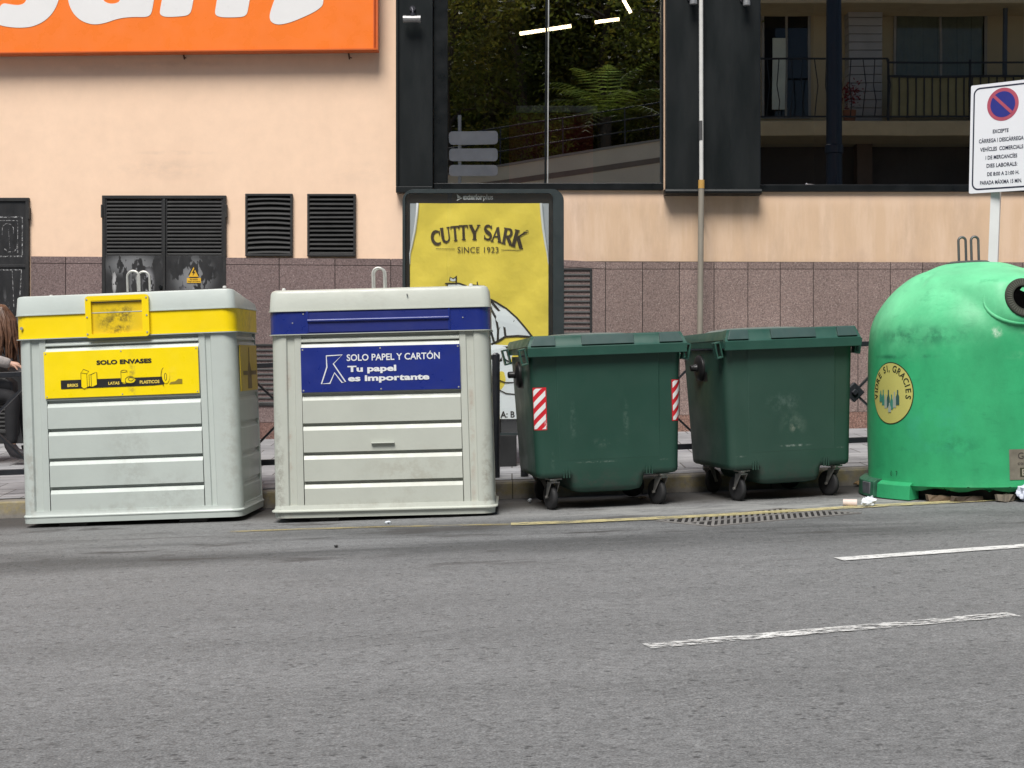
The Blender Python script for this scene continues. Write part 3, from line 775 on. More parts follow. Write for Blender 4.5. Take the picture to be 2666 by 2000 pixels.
# arched serif lettering, drawn stroke by stroke in unit boxes (v up)
def arc(cx, cy, rx, ry, a0, a1, n=14): return [(cx + rx * cos(radians(a0 + (a1 - a0) * i / n)), cy + ry * sin(radians(a0 + (a1 - a0) * i / n))) for i in range(n + 1)]
TK, TN = .2, .085
def serif(x, y, w=.3): return ([(x - w / 2, y), (x + w / 2, y)], .06)
GLY = {
 'C': [(arc(.58, .5, .44, .44, 55, 305), [.08 + .13 * abs(sin(pi * i / 14)) for i in range(15)]), ([(.84, .62), (.9, .93)], .07)],
 'U': [([(.2, .95), (.2, .35)] + arc(.48, .33, .28, .28, 180, 360, 8) + [(.78, .95)], [TK, TK] + [.18, .17, .15, .12, .1, .09, .09, .09, .09] + [.08]), serif(.2, .96), serif(.78, .96, .28)],
 'T': [([(.5, .04), (.5, .95)], TK), ([(.05, .95), (.95, .95)], .09), ([(.07, .76), (.05, .98)], .07), ([(.93, .76), (.95, .98)], .07), serif(.5, .03, .4)],
 'Y': [([(.5, .04), (.5, .45)], TK), ([(.16, .96), (.5, .42)], TK), ([(.86, .96), (.5, .42)], TN), serif(.16, .97, .34), serif(.86, .97, .3), serif(.5, .03, .38)],
 'S': [(arc(.5, .72, .3, .23, 30, 180, 8) + arc(.5, .5, .3, .22, 190, 190, 1)[:0] + [(.3, .6), (.5, .5), (.72, .38)] + arc(.5, .26, .3, .22, 10, -150, 8), [.08, .09, .1, .11, .12, .14, .15, .16, .17, .2, .22, .2, .17, .16, .14, .12, .1, .1, .09, .08, .08]), ([(.8, .72), (.82, .97)], .07), ([(.2, .03), (.2, .3)], .07)],
 'A': [([(.5, .95), (.84, .04)], TK), ([(.5, .95), (.16, .04)], TN), ([(.28, .35), (.72, .35)], .07), serif(.16, .03, .28), serif(.84, .03, .36)],
 'R': [([(.22, .04), (.22, .96)], TK), ([(.22, .95), (.5, .95)] + arc(.5, .72, .26, .23, 85, -85, 8) + [(.22, .5)], [.07, .08] + [.1, .13, .16, .17, .18, .17, .15, .12, .09] + [.07]), ([(.46, .5), (.86, .04)], TK), serif(.22, .03, .38), serif(.16, .96, .26), serif(.88, .03, .24)],
 'K': [([(.22, .04), (.22, .96)], TK), ([(.84, .96), (.24, .46)], TN), ([(.42, .58), (.84, .04)], TK), serif(.22, .03, .38), serif(.22, .97, .38), serif(.86, .03, .3), serif(.84, .97, .26)],
}
q = MB()
for ch, x0, x1, yt, yb, rot in (('C', 468, 585, 590, 748, 11), ('U', 570, 692, 556, 722, 8), ('T', 682, 778, 543, 703, 5), ('T', 768, 872, 534, 693, 2), ('Y', 876, 1000, 531, 692, 0), ('S', 1026, 1138, 530, 693, -3), ('A', 1116, 1236, 547, 716, -7), ('R', 1236, 1356, 566, 742, -10), ('K', 1342, 1482, 592, 776, -15)):
    w, h = (x1 - x0), (yb - yt); cx, cy = (x0 + x1) / 2, (yt + yb) / 2; cr, sr = cos(radians(rot)), sin(radians(rot))
    def place(u, v, w=w, h=h, cx=cx, cy=cy, cr=cr, sr=sr):
        dx, dy = (u - .5) * w, (.5 - v) * h
        return PR2(1010 + (cx + dx * cr + dy * sr) * .241, 460 + (cy - dx * sr + dy * cr) * .241)
    for pts, wd in GLY[ch]: q.line(pts, [k_ * 1.3 for k_ in wd] if isinstance(wd, list) else wd * 1.3, place)
q.build('lettering', BRN, po, world=True, smooth=0)
q = MB(); fit_text(q, PR2, 'SINCE 1923', 1192, 1298, 660, 645, 0.0, space=1.05); q.line([(1136, 649.5), (1185, 650.5)], 1.3, PR2); q.line([(1305, 653), (1356, 653.5)], 1.3, PR2)
q.line(arc(1372, 605, 3, 3, 0, 350, 12), 1.6, PR2); q.build('lettering', BRN, po, world=True, smooth=0)
q = MB(); WP = M('white_print', (.9, .9, .9), .5)
fz = lambda u, v: Q(u, v, .0625)
fit_text(q, fz, 'exterior', 1205.5, 1257.5, 522.5, 508.5, .05); fit_text(q, fz, 'plus', 1258.5, 1284, 526, 508.5, .01)
q.poly([(1190, 507.5), (1201, 516), (1192, 519), (1191, 513)], fz); q.line([(1190, 524), (1203, 517.5)], 2.4, fz); q.build('lettering', WP, ad, world=True, smooth=0)
q = MB(); q.poly([(1058, 507), (1438, 507), (1438, 1126), (1058, 1126)], lambda u, v: Q(u, v, .0965)); q.build('glass', glass('panel_glass', .16, (.93, .95, .94), .001), ad, world=True, smooth=0)
q = MB(); a, b = P(1160, 0, YA).x, P(1345, 0, YA).x; q.box(a, b, YA - .10, YA + .10, side_z(-.3, YA) - .03, Q(0, 1131).z)
q.build('pedestal', M('pedestal_black', (.014, .015, .016), .5), ad, world=True, bevel=.008)

# ---------------------------------------------------------------- pedestrian railing behind the containers
RL = M('railing_black_blue', (.014, .016, .021), .42, var=.25, vs=8)
def rail_y(x): return kerb_y(x) + .32
def railing(x0, x1, node_x, label):
    """posts every 1.57 m, two rails and crossed braces with a square boss; node_x puts one boss there"""
    t = thing('street_railing', ((x0 + x1) / 2, rail_y((x0 + x1) / 2), side_z((x0 + x1) / 2, rail_y(0))), label, 'railing', 'black cross-braced railings along the kerb')
    pt = lambda x, h: Vector((x, rail_y(x), road_z(x) + .13 + h))
    h0, h1 = .20, .965
    for h in (h0, h1):
        q = MB(); q.bar(pt(x0, h), pt(x1, h), .035, .045 if h < .5 else .04); q.build('rail', RL, t, world=True, bevel=.004)
    p = .785; k = math.floor((x0 - node_x) / p) + 1
    x = node_x + k * p
    while x < x1 - .05:
        xa, xb = max(x0, x - p / 2), min(x1, x + p / 2)
        if xb - xa > .7:
            q = MB(); q.bar(pt(xa, h0), pt(xb, h1), .016, .042, (0, 1, 0)); q.xf = None
            a, b = pt(xa, h1), pt(xb, h0); o = Vector((0, .0165, 0)); q.bar(a + o, b + o, .016, .042, (0, 1, 0))
            br = q.build('brace', RL, t, world=True)
            q = MB(); c = pt(x, (h0 + h1) / 2); s = .083
            q.add([c + Vector((dx * s, dy, dz * s)) for dy in (-.022, .034) for dx, dz in ((-1, 0), (0, -1), (1, 0), (0, 1))], [(0, 1, 2, 3), (7, 6, 5, 4), (4, 5, 1, 0), (5, 6, 2, 1), (6, 7, 3, 2), (7, 4, 0, 3)])
            q.add([c + Vector((dx * .03, dy, dz * .03)) for dy in (-.045, -.02) for dx, dz in ((-1, 0), (0, -1), (1, 0), (0, 1))], [(0, 1, 2, 3), (7, 6, 5, 4), (4, 5, 1, 0), (5, 6, 2, 1), (6, 7, 3, 2), (7, 4, 0, 3)])
            q.build('boss', RL, br, world=True, bevel=.008)
        x += p
    xp = [x0, x1] + [node_x + p * (i + .5) for i in range(-20, 20, 2) if x0 + .5 < node_x + p * (i + .5) < x1 - .5]
    for x in xp:
        q = MB(); a = pt(x, 0); q.tube([a + Vector((0, 0, -.05)), a + Vector((0, 0, .985)), a + Vector((0, 0, 1.0))], [.032, .032, .012], 14); q.build('post', RL, t, world=True)
    return t
xn = lambda px: (px - 1333) / F * 11.7
railing(xn(-560), xn(1291), xn(-28), 'long black cross-braced railing standing behind the two pale metal bins')
railing(xn(1366), xn(3000), xn(2235), 'long black cross-braced railing standing behind the dark green bins and the green dome')

# ---------------------------------------------------------------- pale metal recycling bins
def stepped_panel(mb, x0, x1, zs, y0, d=.016, lip=.032, axis='x', last_top=None):
    """overlapping slats; zs are the dark undercuts from the bottom up; profile swept along x"""
    pr = []
    for z0, z1 in zip(zs[:-1], zs[1:]):
        pr += [(z0 + .001, .002), (z0 + .003, d), (z1 - lip - .016, d), (z1 - .021, .001), (z1 - .020, -.0155), (z1, -.0155)]
    pr = [(zs[0], -.0155)] + pr
    n = len(pr)
    if axis == 'x': a = [Vector((x0, y0 - o, z)) for z, o in pr]; b = [Vector((x1, y0 - o, z)) for z, o in pr]
    else: a = [Vector((y0 + o, x0, z)) for z, o in pr]; b = [Vector((y0 + o, x1, z)) for z, o in pr]
    mb.add(a + b, [(i, i + n, i + n + 1, i + 1) for i in range(n - 1)])

def metal_bin(name, loc, roll, yaw, label, W_, D_, paint, band_paint, zs, zb, zlid, panel, ch, sharp, fl_, drop):
    """zs slat undercuts, zb = (band bottom, band top), panel = (x0, x1), ch = channel x pairs"""
    t = thing(name, loc, label, 'recycling bin', 'pale metal recycling bins', rot=(0, radians(roll), radians(yaw)))
    hw, hd = W_ / 2, D_ / 2; z0, z1 = .055, zb[0]
    f = -hd
    # body outline with pressed channels and the panel recess on the front, a recess on the right side
    def outline(k):
        o = []
        fx = [(-hw + .085, 0), (ch[0][0], 0), (ch[0][0] + .01, .014), (ch[0][1], .014), (ch[0][1] + .006, .004), (panel[0] - .002, .004), (panel[0], .036), (panel[1], .036), (panel[1] + .002, .004), (ch[1][0] - .006, .004), (ch[1][0], .014), (ch[1][1] - .01, .014), (ch[1][1], 0)]
        for x, d in fx: o.append((x * k, f * k + d))
        base = rr(hw * k, hd * k, .085, 6)
        right_front = base[0:7]; right_back = base[7:14]; left_back = base[14:21]; left_front = base[21:28]
        o += right_front
        s = hd - .10
        o += [(hw * k, -s), (hw * k - .018, -s + .004), (hw * k - .018, s - .004), (hw * k, s)]
        o += right_back + left_back + left_front[:-1]
        return o
    q = MB(); q.loft([ring(outline(1.004), z0), ring(outline(1.0), .5), ring(outline(.992), z1)]); q.build('body', paint, t)
    q = MB(); stepped_panel(q, panel[0] + .003, panel[1] - .003, [z0 + .006] + zs + [z1 - .004], f + .0165, .0145); q.build('slat_panel', paint, t, smooth=0)
    q = MB(); stepped_panel(q, -hd + .105, hd - .105, [z0 + .006] + zs + [z1 - .004], hw - .0175, .013, axis='y'); q.build('side_slat_panel', paint, t, smooth=0)
    q = MB(); q.loft([ring(rr(hw + .004, hd + .004, .08), .004), ring(rr(hw + .006, hd + .006, .08), .044), ring(rr(hw + fl_, hd + fl_, .08), .046), ring(rr(hw + fl_, hd + fl_, .08), .053), ring(rr(hw + fl_ * .35, hd + fl_ * .35, .085), .062), ring(rr(hw + .002, hd + .002, .085), .09)]); q.build('base_flange', paint, t)
    SKM = M('dark_skid', (.03, .028, .026), .8)
    for sx in (-1, 1): q = MB(); q.box(sx * hw * .55 - .10, sx * hw * .55 + .10, -hd + .03, hd - .03, -.024, .006); q.build('skid', SKM, t)
    q = MB(); q.loft([ring(rr(hw + .004, hd + .004, .085), zb[0] + .006), ring(rr(hw + .004, hd + .004, .085), zb[1])]); q.build('band', band_paint, t)
    q = MB()
    for z in (zb[0], zb[1]): q.loft([ring(rr(hw + .014, hd + .014, .08), z - .001), ring(rr(hw + .014, hd + .014, .08), z + .0045)])
    q.build('band_rim', paint, t)
    # lid: flat box, a little lower at the back, small radius on top
    def lr(dw, r, z, drop):
        return [Vector((p[0], p[1], z - drop * (p[1] + hd) / D_)) for p in rr(hw - dw, hd - dw, r, 4)]
    zt = zlid
    q = MB(); q.loft([lr(-.005, .055, zb[1] + .005, 0), lr(.004, .055, zt - sharp, drop * .85), lr(.004 + sharp * .3, .055, zt - sharp * .35, drop * .95), lr(.004 + sharp, .05, zt, drop), lr(.004 + sharp + .03, .06, zt + .001, drop)]); lid = q.build('lid', paint, t, smooth=32)
    return t, lid, f, hw, hd
BINP = M('grey_green_bin_paint', (.465, .515, .485), .42, var=.05, vs=2.5, stretch=(1, 1, .3), bump=.45, bs=4, bd=.008, spots=[((-.0, -.45, .45), (.22, .3, .5), (.26, .26, .23), .3, 9), ((-.72, -.45, .35), (.07, .3, .6), (.30, .28, .24), .5, 12), ((.3, -.45, .2), (.35, .3, .2), (.30, .31, .28), .35, 12), ((-.3, -.5, 1.0), (.5, .2, .3), (.33, .345, .31), .4, 8), ((0, 0, .09), (.95, .6, .09), (.2, .17, .13), .6, 16), ((.72, -.35, .5), (.1, .2, .9), (.28, .26, .22), .3, 10)])
BINC = M('cream_grey_bin_paint', (.475, .50, .445), .42, var=.05, vs=2.5, stretch=(1, 1, .3), bump=.45, bs=4, bd=.008, spots=[((-.72, -.45, .3), (.06, .3, .7), (.2, .18, .15), .6, 18), ((.72, -.45, .25), (.06, .3, .5), (.22, .19, .15), .6, 16), ((-.64, -.45, .6), (.03, .3, 1.), (.40, .33, .27), .9, 4), ((.62, -.45, .6), (.03, .3, 1.), (.40, .33, .27), .8, 4), ((0, 0, .09), (.95, .6, .07), (.25, .21, .16), .6, 14), ((.2, -.45, .3), (.5, .3, .25), (.36, .35, .29), .5, 10), ((-.1, -.5, 1.5), (.3, .2, .1), (.32, .31, .27), .6, 14)])
YB = M('yellow_band_paint', (.92, .68, .004), .38, var=.05, vs=3, spots=[((.76, 0, 1.4), (.08, .5, .15), (.3, .22, .03), .5, 9)])
BB = M('blue_band_paint', (.012, .026, .19), .33, var=.14, vs=5)
BS = M('blue_sign_paint', (.012, .026, .20), .36, var=.12, vs=5)
BOLT = M('zinc_bolt', (.5, .5, .48), .4, metal=.5)
HOOK = M('galvanised_steel', (.50, .50, .47), .5, metal=.45, var=.2, vs=20)

def hooks(t, x, y, z, offs, w, h, r, mat):
    for i, (dx, dy) in enumerate(offs):
        q = MB(); pts = [(x + dx - w / 2, y + dy, z - .02), (x + dx - w / 2, y + dy, z + h - w / 2)] + [(x + dx - w / 2 * cos(pi * k / 8), y + dy, z + h - w / 2 + w / 2 * sin(pi * k / 8)) for k in range(1, 8)] + [(x + dx + w / 2, y + dy, z + h - w / 2), (x + dx + w / 2, y + dy, z - .02)]
        q.tube(pts, r, 8); q.build('lifting_hook', mat, t)
def lid_pins(t, pts):
    for x, y, z in pts:
        q = MB(); q.lathe([(.0135, z - .01), (.0135, z + .03), (.011, z + .037), (.0, z + .039)], 12, (x, y, 0)); q.build('lid_pin', M('white_pin', (.6, .6, .57), .4), t)

# yellow banded bin
loc = Vector(((350 - 1333) / F * 10.52, 10.52 + .39, 0)); loc.z = road_z(loc.x) + .028
yb, lid, f, hw, hd = metal_bin('recycling_bin', loc, -2.2, -2.2, 'pale grey metal bin with a yellow band, yellow flap and yellow sign', 1.565, .80, BINP, YB,
    [.255, .458, .668, .868, 1.262], (1.308, 1.478), 1.618, (-.578, .524), ((-.69, -.63), (.575, .615)), .012, .010, .10)
# flap with a deep frame
q = MB(); q.poly([rr(.2265, .148, .025, 4, -.041, 1.450), rr(.182, .118, .004, 2, -.044, 1.447)], lambda u, v: Vector((u, f - .032, v)), lambda u, v: Vector((u, f - .004, v)))
fl = q.build('flap_frame', YB, yb, bevel=.004)
FLP = M('smudged_yellow_flap', (.74, .52, .012), .42, var=.08, spots=[((-.045, f, 1.40), (.13, .2, .12), (.03, .026, .02), .9, 14), ((-.0, f, 1.46), (.12, .2, .10), (.05, .04, .02), .8, 20), ((-.13, f, 1.43), (.09, .2, .14), (.12, .09, .02), .6, 24)])
q = MB(); q.box(-.226, .138, f - .012, f - .006, 1.329, 1.548); q.box(-.224, .136, f - .03, f - .012, 1.558, 1.5645); q.build('flap', FLP, yb)
q = MB()
for x in (-.255, .17):
    for z in (1.33, 1.45, 1.575): q.lathe([(.007, f - .032), (.006, f - .036), (0, f - .037)], 10, (x, 0, z), 'y') if False else q.cyl((x, f - .031, z), (x, f - .0355, z), .0065, 10)
q.cyl((-.735, f - .003, 1.39), (-.735, f - .012, 1.39), .011, 12); q.build('bolt', BOLT, yb)
# front sign
YSG = M('yellow_bin_sign', (.92, .70, .004), .35, var=.05, vs=5, spots=[((.04, f, 1.0), (.04, .2, .22), (.35, .27, .04), .7, 30), ((.32, f, 1.03), (.10, .2, .07), (.9, .68, .05), .5, 20)])
q = MB(); q.box(-.585, .519, f - .010, f - .004, .886, 1.216); sgn = q.build('sign_plate', YSG, yb, bevel=.002)
fs = lambda u, v: Vector((u, f - .0125, v))
fs2 = lambda u, v: Vector((u, f - .0142, v))
q = MB(); fit_text(q, fs, 'SOLO ENVASES', -.207, .187, 1.112, 1.144, .045)
q.build('lettering', BK, sgn, smooth=0)
q = MB(); q.poly([(-.467, .950), (.20, .952), (.27, .957), (.278, .985), (.262, 1.012), (-.467, 1.012)], fs); q.build('stripe', BK, sgn, smooth=0)
q = MB(); q.poly([(.305, .957), (.40, .957), (.40, .99), (.372, .992), (.35, .975), (.32, .972)], fs); q.build('worn_stripe', M('faded_black', (.28, .21, .02), .5), sgn, smooth=0)
q = MB(); YL = M('yellow_print', (.82, .62, .10), .5)
fit_text(q, fs2, 'BRIKS', -.42, -.343, .963, .985, .03); fit_text(q, fs2, 'LATAS', -.127, -.047, .968, .989, .03); fit_text(q, fs2, 'PLASTICOS', .098, .238, .967, .990, .03)
q.build('lettering', YL, sgn, smooth=0)
q = MB(); q.poly([(-.32, 1.06), (-.30, 1.085), (-.27, 1.085), (-.262, 1.068), (-.21, 1.068), (-.205, 1.06), (-.207, .972), (-.235, .956), (-.262, .965), (-.305, .946), (-.322, .962)], fs2)
q.poly(arc(-.012, 1.02, .027, .05, 90, 270, 8) + arc(.03, .995, .04, .02, -120, 80, 8), fs2); q.poly(arc(.285, 1.02, .028, .058, 60, 400, 16), fs2)
q.build('pictogram', YSG, sgn, smooth=0)
q = MB(); fs3 = lambda u, v: Vector((u, f - .0155, v))
for L, cl in (([(-.32, 1.06), (-.278, 1.052), (-.277, .952), (-.303, .947), (-.321, .962)], True), ([(-.278, 1.052), (-.262, 1.068), (-.300, 1.085), (-.32, 1.06)], True), ([(-.262, 1.045), (-.248, 1.045), (-.225, 1.055), (-.207, 1.062), (-.207, .972), (-.248, .955), (-.262, .965)], True), ([(-.248, 1.045), (-.248, .955)], False),
              (arc(-.012, 1.06, .022, .008, 0, 350, 12), True), ([(-.034, 1.06), (-.034, .985), (-.01, .975)], False), (arc(.03, .995, .036, .026, 0, 350, 14), True), (arc(.036, 1.002, .018, .013, 0, 350, 10), True), (arc(.03, .985, .036, .022, 180, 360, 8), False), (arc(.275, 1.01, .025, .065, 100, 260, 10), False), (arc(.283, 1.01, .008, .026, 0, 350, 10), True)):
    q.line(L, .0035, fs3, cl)
q.build('pictogram_outline', BK, sgn, smooth=0)
q = MB()
for x in (-.57, -.03, .505):
    for z in (.90, 1.203): q.cyl((x, f - .009, z), (x, f - .0125, z), .005, 8)
q.build('bolt', BOLT, sgn)
# side sign
OLV = M('olive_side_sign', (.50, .37, .03), .4, var=.12); s0 = hw + .0
q = MB(); q.box(s0, s0 + .006, -hd + .12, hd - .12, .886, 1.216); ss = q.build('side_sign', OLV, yb)
q = MB(); fr_ = lambda u, v: Vector((s0 + .0075, u, v)); q.poly([(-.06, .90), (.08, .90), (.07, 1.03), (.02, 1.10), (.015, 1.2), (-.005, 1.2), (-.01, 1.10), (-.05, 1.03)], fr_); q.poly([(-.2, 1.0), (.24, 1.0), (.24, 1.03), (-.2, 1.03)], fr_); q.build('pictogram', M('dark_olive', (.14, .10, .02), .5), ss, smooth=0)
hooks(yb, -.0, -.03, 1.60, ((-.025, -.03), (.02, .08)), .088, .19, .0085, HOOK)
lid_pins(yb, [(-.58, -.22, 1.592), (.70, -.30, 1.602)])
q = MB(); q.box(.0, .72, -.36, -.33, 1.60, 1.622); q.build('lid_strip', M('dark_lid_strip', (.05, .05, .05), .6), yb)

# blue banded bin
loc = Vector(((1001 - 1333) / F * 10.26, 10.26 + .38, 0)); loc.z = road_z(loc.x) + .022
bb, lid, f, hw, hd = metal_bin('recycling_bin', loc, -1.45, 0, 'cream grey metal bin with a dark blue slotted band and blue sign', 1.52, .76, BINC, BB,
    [.252, .452, .653, .86, 1.226], (1.268, 1.43), 1.578, (-.549, .549), ((-.655, -.60), (.60, .655)), .028, .024, -.012)
q = MB(); q.box(-.50, .478, f - .010, f - .004, zb0 := 1.283, 1.418); q.build('slot', M('slot_blue', (.020, .03, .17), .35, var=.1), bb)
q = MB(); q.box(-.505, -.49, f - .014, f - .003, 1.277, 1.428); q.box(.474, .486, f - .012, f - .003, 1.277, 1.428); q.build('slot_edge', BB, bb)
q = MB(); q.cyl((-.495, f - .012, 1.362), (.478, f - .012, 1.362), .012, 14); q.build('slot_rod', BB, bb)
q = MB()
for x, z in ((-.60, 1.35), (-.525, 1.41), (.575, 1.36)): q.cyl((x, f - .003, z), (x, f - .008, z), .005, 8)
q.cyl((.195, f - .0, 1.53), (.195, f - .016, 1.528), .005, 8); q.build('bolt', BOLT, bb)
q = MB(); q.box(-.549, .549, f - .010, f - .004, .868, 1.178); sgn = q.build('sign_plate', BS, bb, bevel=.002)
fs = lambda u, v: Vector((u, f - .0125, v))
WPR = M('white_sign_print', (.72, .74, .76), .5, var=.05)
q = MB(); fit_text(q, fs, 'SOLO PAPEL Y CARTÓN', -.232, .41, 1.078, 1.136, .018, space=1.0)
fit_text(q, fs, 'Tu papel', -.228, .108, .990, 1.045, .04); fit_text(q, fs, 'es importante', -.226, .335, .925, .978, .04); q.build('lettering', WPR, sgn, smooth=0)
q = MB(); q.line([(-.372, 1.118), (-.262, 1.122), (-.325, 1.062), (-.243, .935), (-.268, .932), (-.318, 1.0), (-.352, .928), (-.41, .926), (-.37, 1.04)], .0085, fs, True); q.build('emblem', WPR, sgn, smooth=0)
q = MB()
for x in (-.535, 0, .535):
    for z in (.882, 1.163): q.cyl((x, f - .009, z), (x, f - .0125, z), .006, 8)
q.build('bolt', BOLT, sgn)
q = MB(); q.box(-.078, .082, f - .022, f, .506, .513); q.build('latch_strip', BINC, bb, bevel=.002)
hooks(bb, -.032, -.0, 1.555, ((0, -.02), (.003, .07)), .082, .185, .0085, HOOK)
lid_pins(bb, [(-.69, -.15, 1.565), (.63, -.15, 1.565)])

# ---------------------------------------------------------------- dark green wheeled containers
GP = M('dark_green_plastic', (.0175, .062, .044), .45, var=.12, vs=2, bump=.12, bs=250, bd=.001, spots=[((-.02, -.45, .47), (.13, .3, .05), (.12, .17, .14), .5, 9), ((-.08, -.45, .335), (.20, .3, .009), (.22, .27, .24), .6, 40), ((.13, -.45, .62), (.03, .3, .2), (.10, .16, .13), .4, 30), ((-.25, -.45, .62), (.03, .3, .2), (.10, .16, .13), .4, 30), ((.40, -.45, .33), (.05, .3, .008), (.2, .25, .22), .6, 30), ((-.4, -.45, .35), (.02, .3, .09), (.1, .16, .13), .5, 30), ((0, -.45, .18), (.8, .6, .14), (.05, .06, .05), .6, 9)])
GP2 = M('greyed_green_plastic', (.024, .064, .047), .45, var=.12, vs=2, bump=.12, bs=250, bd=.001, spots=[((.02, -.45, .55), (.16, .3, .12), (.10, .15, .12), .5, 9), ((.03, -.45, .52), (.06, .3, .05), (.22, .25, .2), .6, 16), ((-.06, -.45, .70), (.2, .3, .1), (.09, .14, .12), .5, 16), ((.03, -.45, .39), (.17, .3, .012), (.25, .30, .27), .75, 30), ((-.42, -.45, .33), (.06, .3, .008), (.2, .25, .22), .6, 30), ((.42, -.45, .36), (.05, .3, .008), (.2, .25, .22), .6, 30), ((0, -.45, .18), (.8, .6, .14), (.05, .06, .05), .6, 9)])
GLID = M('green_lid_plastic', (.022, .078, .058), .42, var=.12, vs=4, bump=.12, bs=250, bd=.001)
GPAD = M('grey_green_pad', (.040, .078, .072), .45, var=.15, vs=6)
GDOME = M('chalky_lid_dome', (.13, .16, .145), .5, var=.2, vs=5)
BLKP = M('black_plastic', (.012, .012, .013), .45)
RUB = M('black_rubber', (.018, .018, .019), .7, var=.3, vs=20)
STL = M('caster_steel', (.33, .32, .30), .5, metal=.5, var=.3, vs=25)
def garbage(loc, yaw, label, mat):
    t = thing('wheeled_container', loc, label, 'garbage container', 'dark green wheeled containers at the kerb', rot=(0, radians(-2.06), radians(yaw)))
    q = MB()
    q.loft([ring(rr(.44, .33, .06), .228), ring(rr(.495, .378, .06), .233), ring(rr(.510, .396, .065), .247), ring(rr(.515, .40, .07), .275), ring(rr(.53, .425, .07), .75), ring(rr(.543, .445, .07), 1.088)])
    q.build('body', mat, t, bevel=0, smooth=50)
    q = MB()
    bl = lambda hwd, hdp, z, r=.06: ring(rr(hwd, hdp, r, 4, -.01), z)
    q.loft([bl(.36, .404, .44), bl(.34, .4035, .30), bl(.30, .402, .262), bl(.272, .398, .225), bl(.262, .390, .165), bl(.245, .375, .132), bl(.20, .33, .118)]); q.build('belly', mat, t, smooth=60)
    q = MB(); q.hexa([(-.36, -.4045, .345), (.375, -.4045, .345), (.38, -.4525, 1.10), (-.365, -.4525, 1.10)], [(-.36, -.38, .345), (.375, -.38, .345), (.38, -.42, 1.10), (-.365, -.42, 1.10)]); q.build('front_panel', mat, t, bevel=.012, seg=3, smooth=60)
    q = MB()
    for x in (-.325, -.305, -.285, .27, .29, .31): q.box(x - .003, x + .003, -.409, -.38, .232, .29)
    q.build('rib', mat, t)
    # lid: front lip, sloped face with three raised pads, dome, side skirts with square loops
    q = MB(); pr = [(-.505, 1.085), (-.508, 1.150), (-.497, 1.158), (-.478, 1.225), (-.465, 1.231), (-.40, 1.222), (.42, 1.20), (.455, 1.18), (.46, 1.10), (.43, 1.10), (.43, 1.14), (-.47, 1.16), (-.485, 1.085)]
    n = len(pr); ins = lambda z: .0 if z < 1.157 else (z - 1.157) * .42
    q.add([Vector((-.566 + ins(z), y, z)) for y, z in pr] + [Vector((.566 - ins(z), y, z)) for y, z in pr], [(i, (i + 1) % n, (i + 1) % n + n, i + n) for i in range(n)])
    q.poly(pr, lambda u, v: Vector((-.566 + ins(v), u, v))); q.poly(pr, lambda u, v: Vector((.566 - ins(v), u, v)))
    q.box(-.562, -.545, -.49, .43, 1.10, 1.158); q.box(.545, .562, -.49, .43, 1.10, 1.158)
    lid = q.build('lid', GLID, t, bevel=.004, smooth=40)
    q = MB(); q.loft([[Vector((-.06 + p[0], p[1] + .0, z)) for p in rr(.36 - k * .06, .40 - k * .05, .12, 5)] for k, z in ((0, 1.205), (1, 1.228), (2.4, 1.240), (4, 1.244))]); q.build('lid_dome', GDOME, lid, smooth=60)
    for x0, x1 in ((-.545, -.372), (-.185, .187), (.372, .54)):
        q = MB(); sl = lambda x, e: [Vector((x, -.4975 - e, 1.1615)), Vector((x, -.4775 - e, 1.227))]
        a0, a1 = sl(x0, .014); b0, b1 = sl(x1, .014); i0 = ins(1.227) if x0 < -.5 else 0; i1 = ins(1.227) if x1 > .5 else 0
        a1.x += i0; b1.x -= i1
        bk = Vector((0, .03, 0)); q.hexa([a0, b0, b1, a1], [a0 + bk, b0 + bk, b1 + bk, a1 + bk]); q.build('pad', GPAD, lid, bevel=.003)
    for sx in (-1, 1):
        for y in (-.40, .36):
            q = MB(); c = Vector((sx * .585, y, 1.085)); w, h = .022, .05
            q.xf = Matrix.Translation(c) @ Matrix.Rotation(radians(12 * sx), 4, 'Y')
            for a, b, c_, d in ((-.026, .026, .05, .062), (-.026, .026, -.055, -.043), (-.026, -.014, -.043, .05), (.014, .026, -.043, .05)): q.box(a, b, -.03, .03, c_, d)
            q.xf = None; q.build('loop', GLID, lid, bevel=.003)
    # trunnions on the sides
    for sx in (-1, 1):
        q = MB(); q.lathe([(.095, 0), (.095, .03), (.075, .045), (.03, .048), (.024, .06), (.024, .095), (.018, .101), (0, .102)], 24, (0, 0, 0), 'x'); 
        vs = q.v; q2 = MB(); q2.add([Vector((sx * (.525 + v[0]), v[1] + .06, v[2] + .96)) for v in vs], q.f)
        q2.box(sx * .525 - .012, sx * .525 + .028, -.07, .17, .86, 1.07)
        q2.build('trunnion', BLKP, t, bevel=.004)
    # swivel casters
    for i, (x, y, r) in enumerate(((-.385, -.325, 14), (.40, -.325, 24), (-.385, .33, -60), (.40, .33, 75))):
        rt = Matrix.Translation((x, y, 0)) @ Matrix.Rotation(radians(r), 4, 'Z')
        q = MB(); q.xf = rt; q.box(-.045, .045, -.045, .045, .218, .227); q.cyl((0, 0, .22), (0, 0, .198), .028, 14); q.box(-.034, .034, -.03, .04, .196, .203)
        for s in (-1, 1): q.hexa([(s * .030, -.028, .20), (s * .030, .035, .20), (s * .030, .068, .085), (s * .030, .050, .085)], [(s * .0345, -.028, .20), (s * .0345, .035, .20), (s * .0345, .068, .085), (s * .0345, .050, .085)])
        q.cyl((-.04, .06, .093), (.04, .06, .093), .010, 10)
        ca = q.build('caster', STL, t)
        q = MB(); q.xf = rt; q.lathe([(.058, -.021), (.078, -.022), (.09, -.015), (.093, 0), (.09, .015), (.078, .022), (.058, .021)], 28, (0, .06, .093), 'x'); q.build('tyre', RUB, ca, smooth=50)
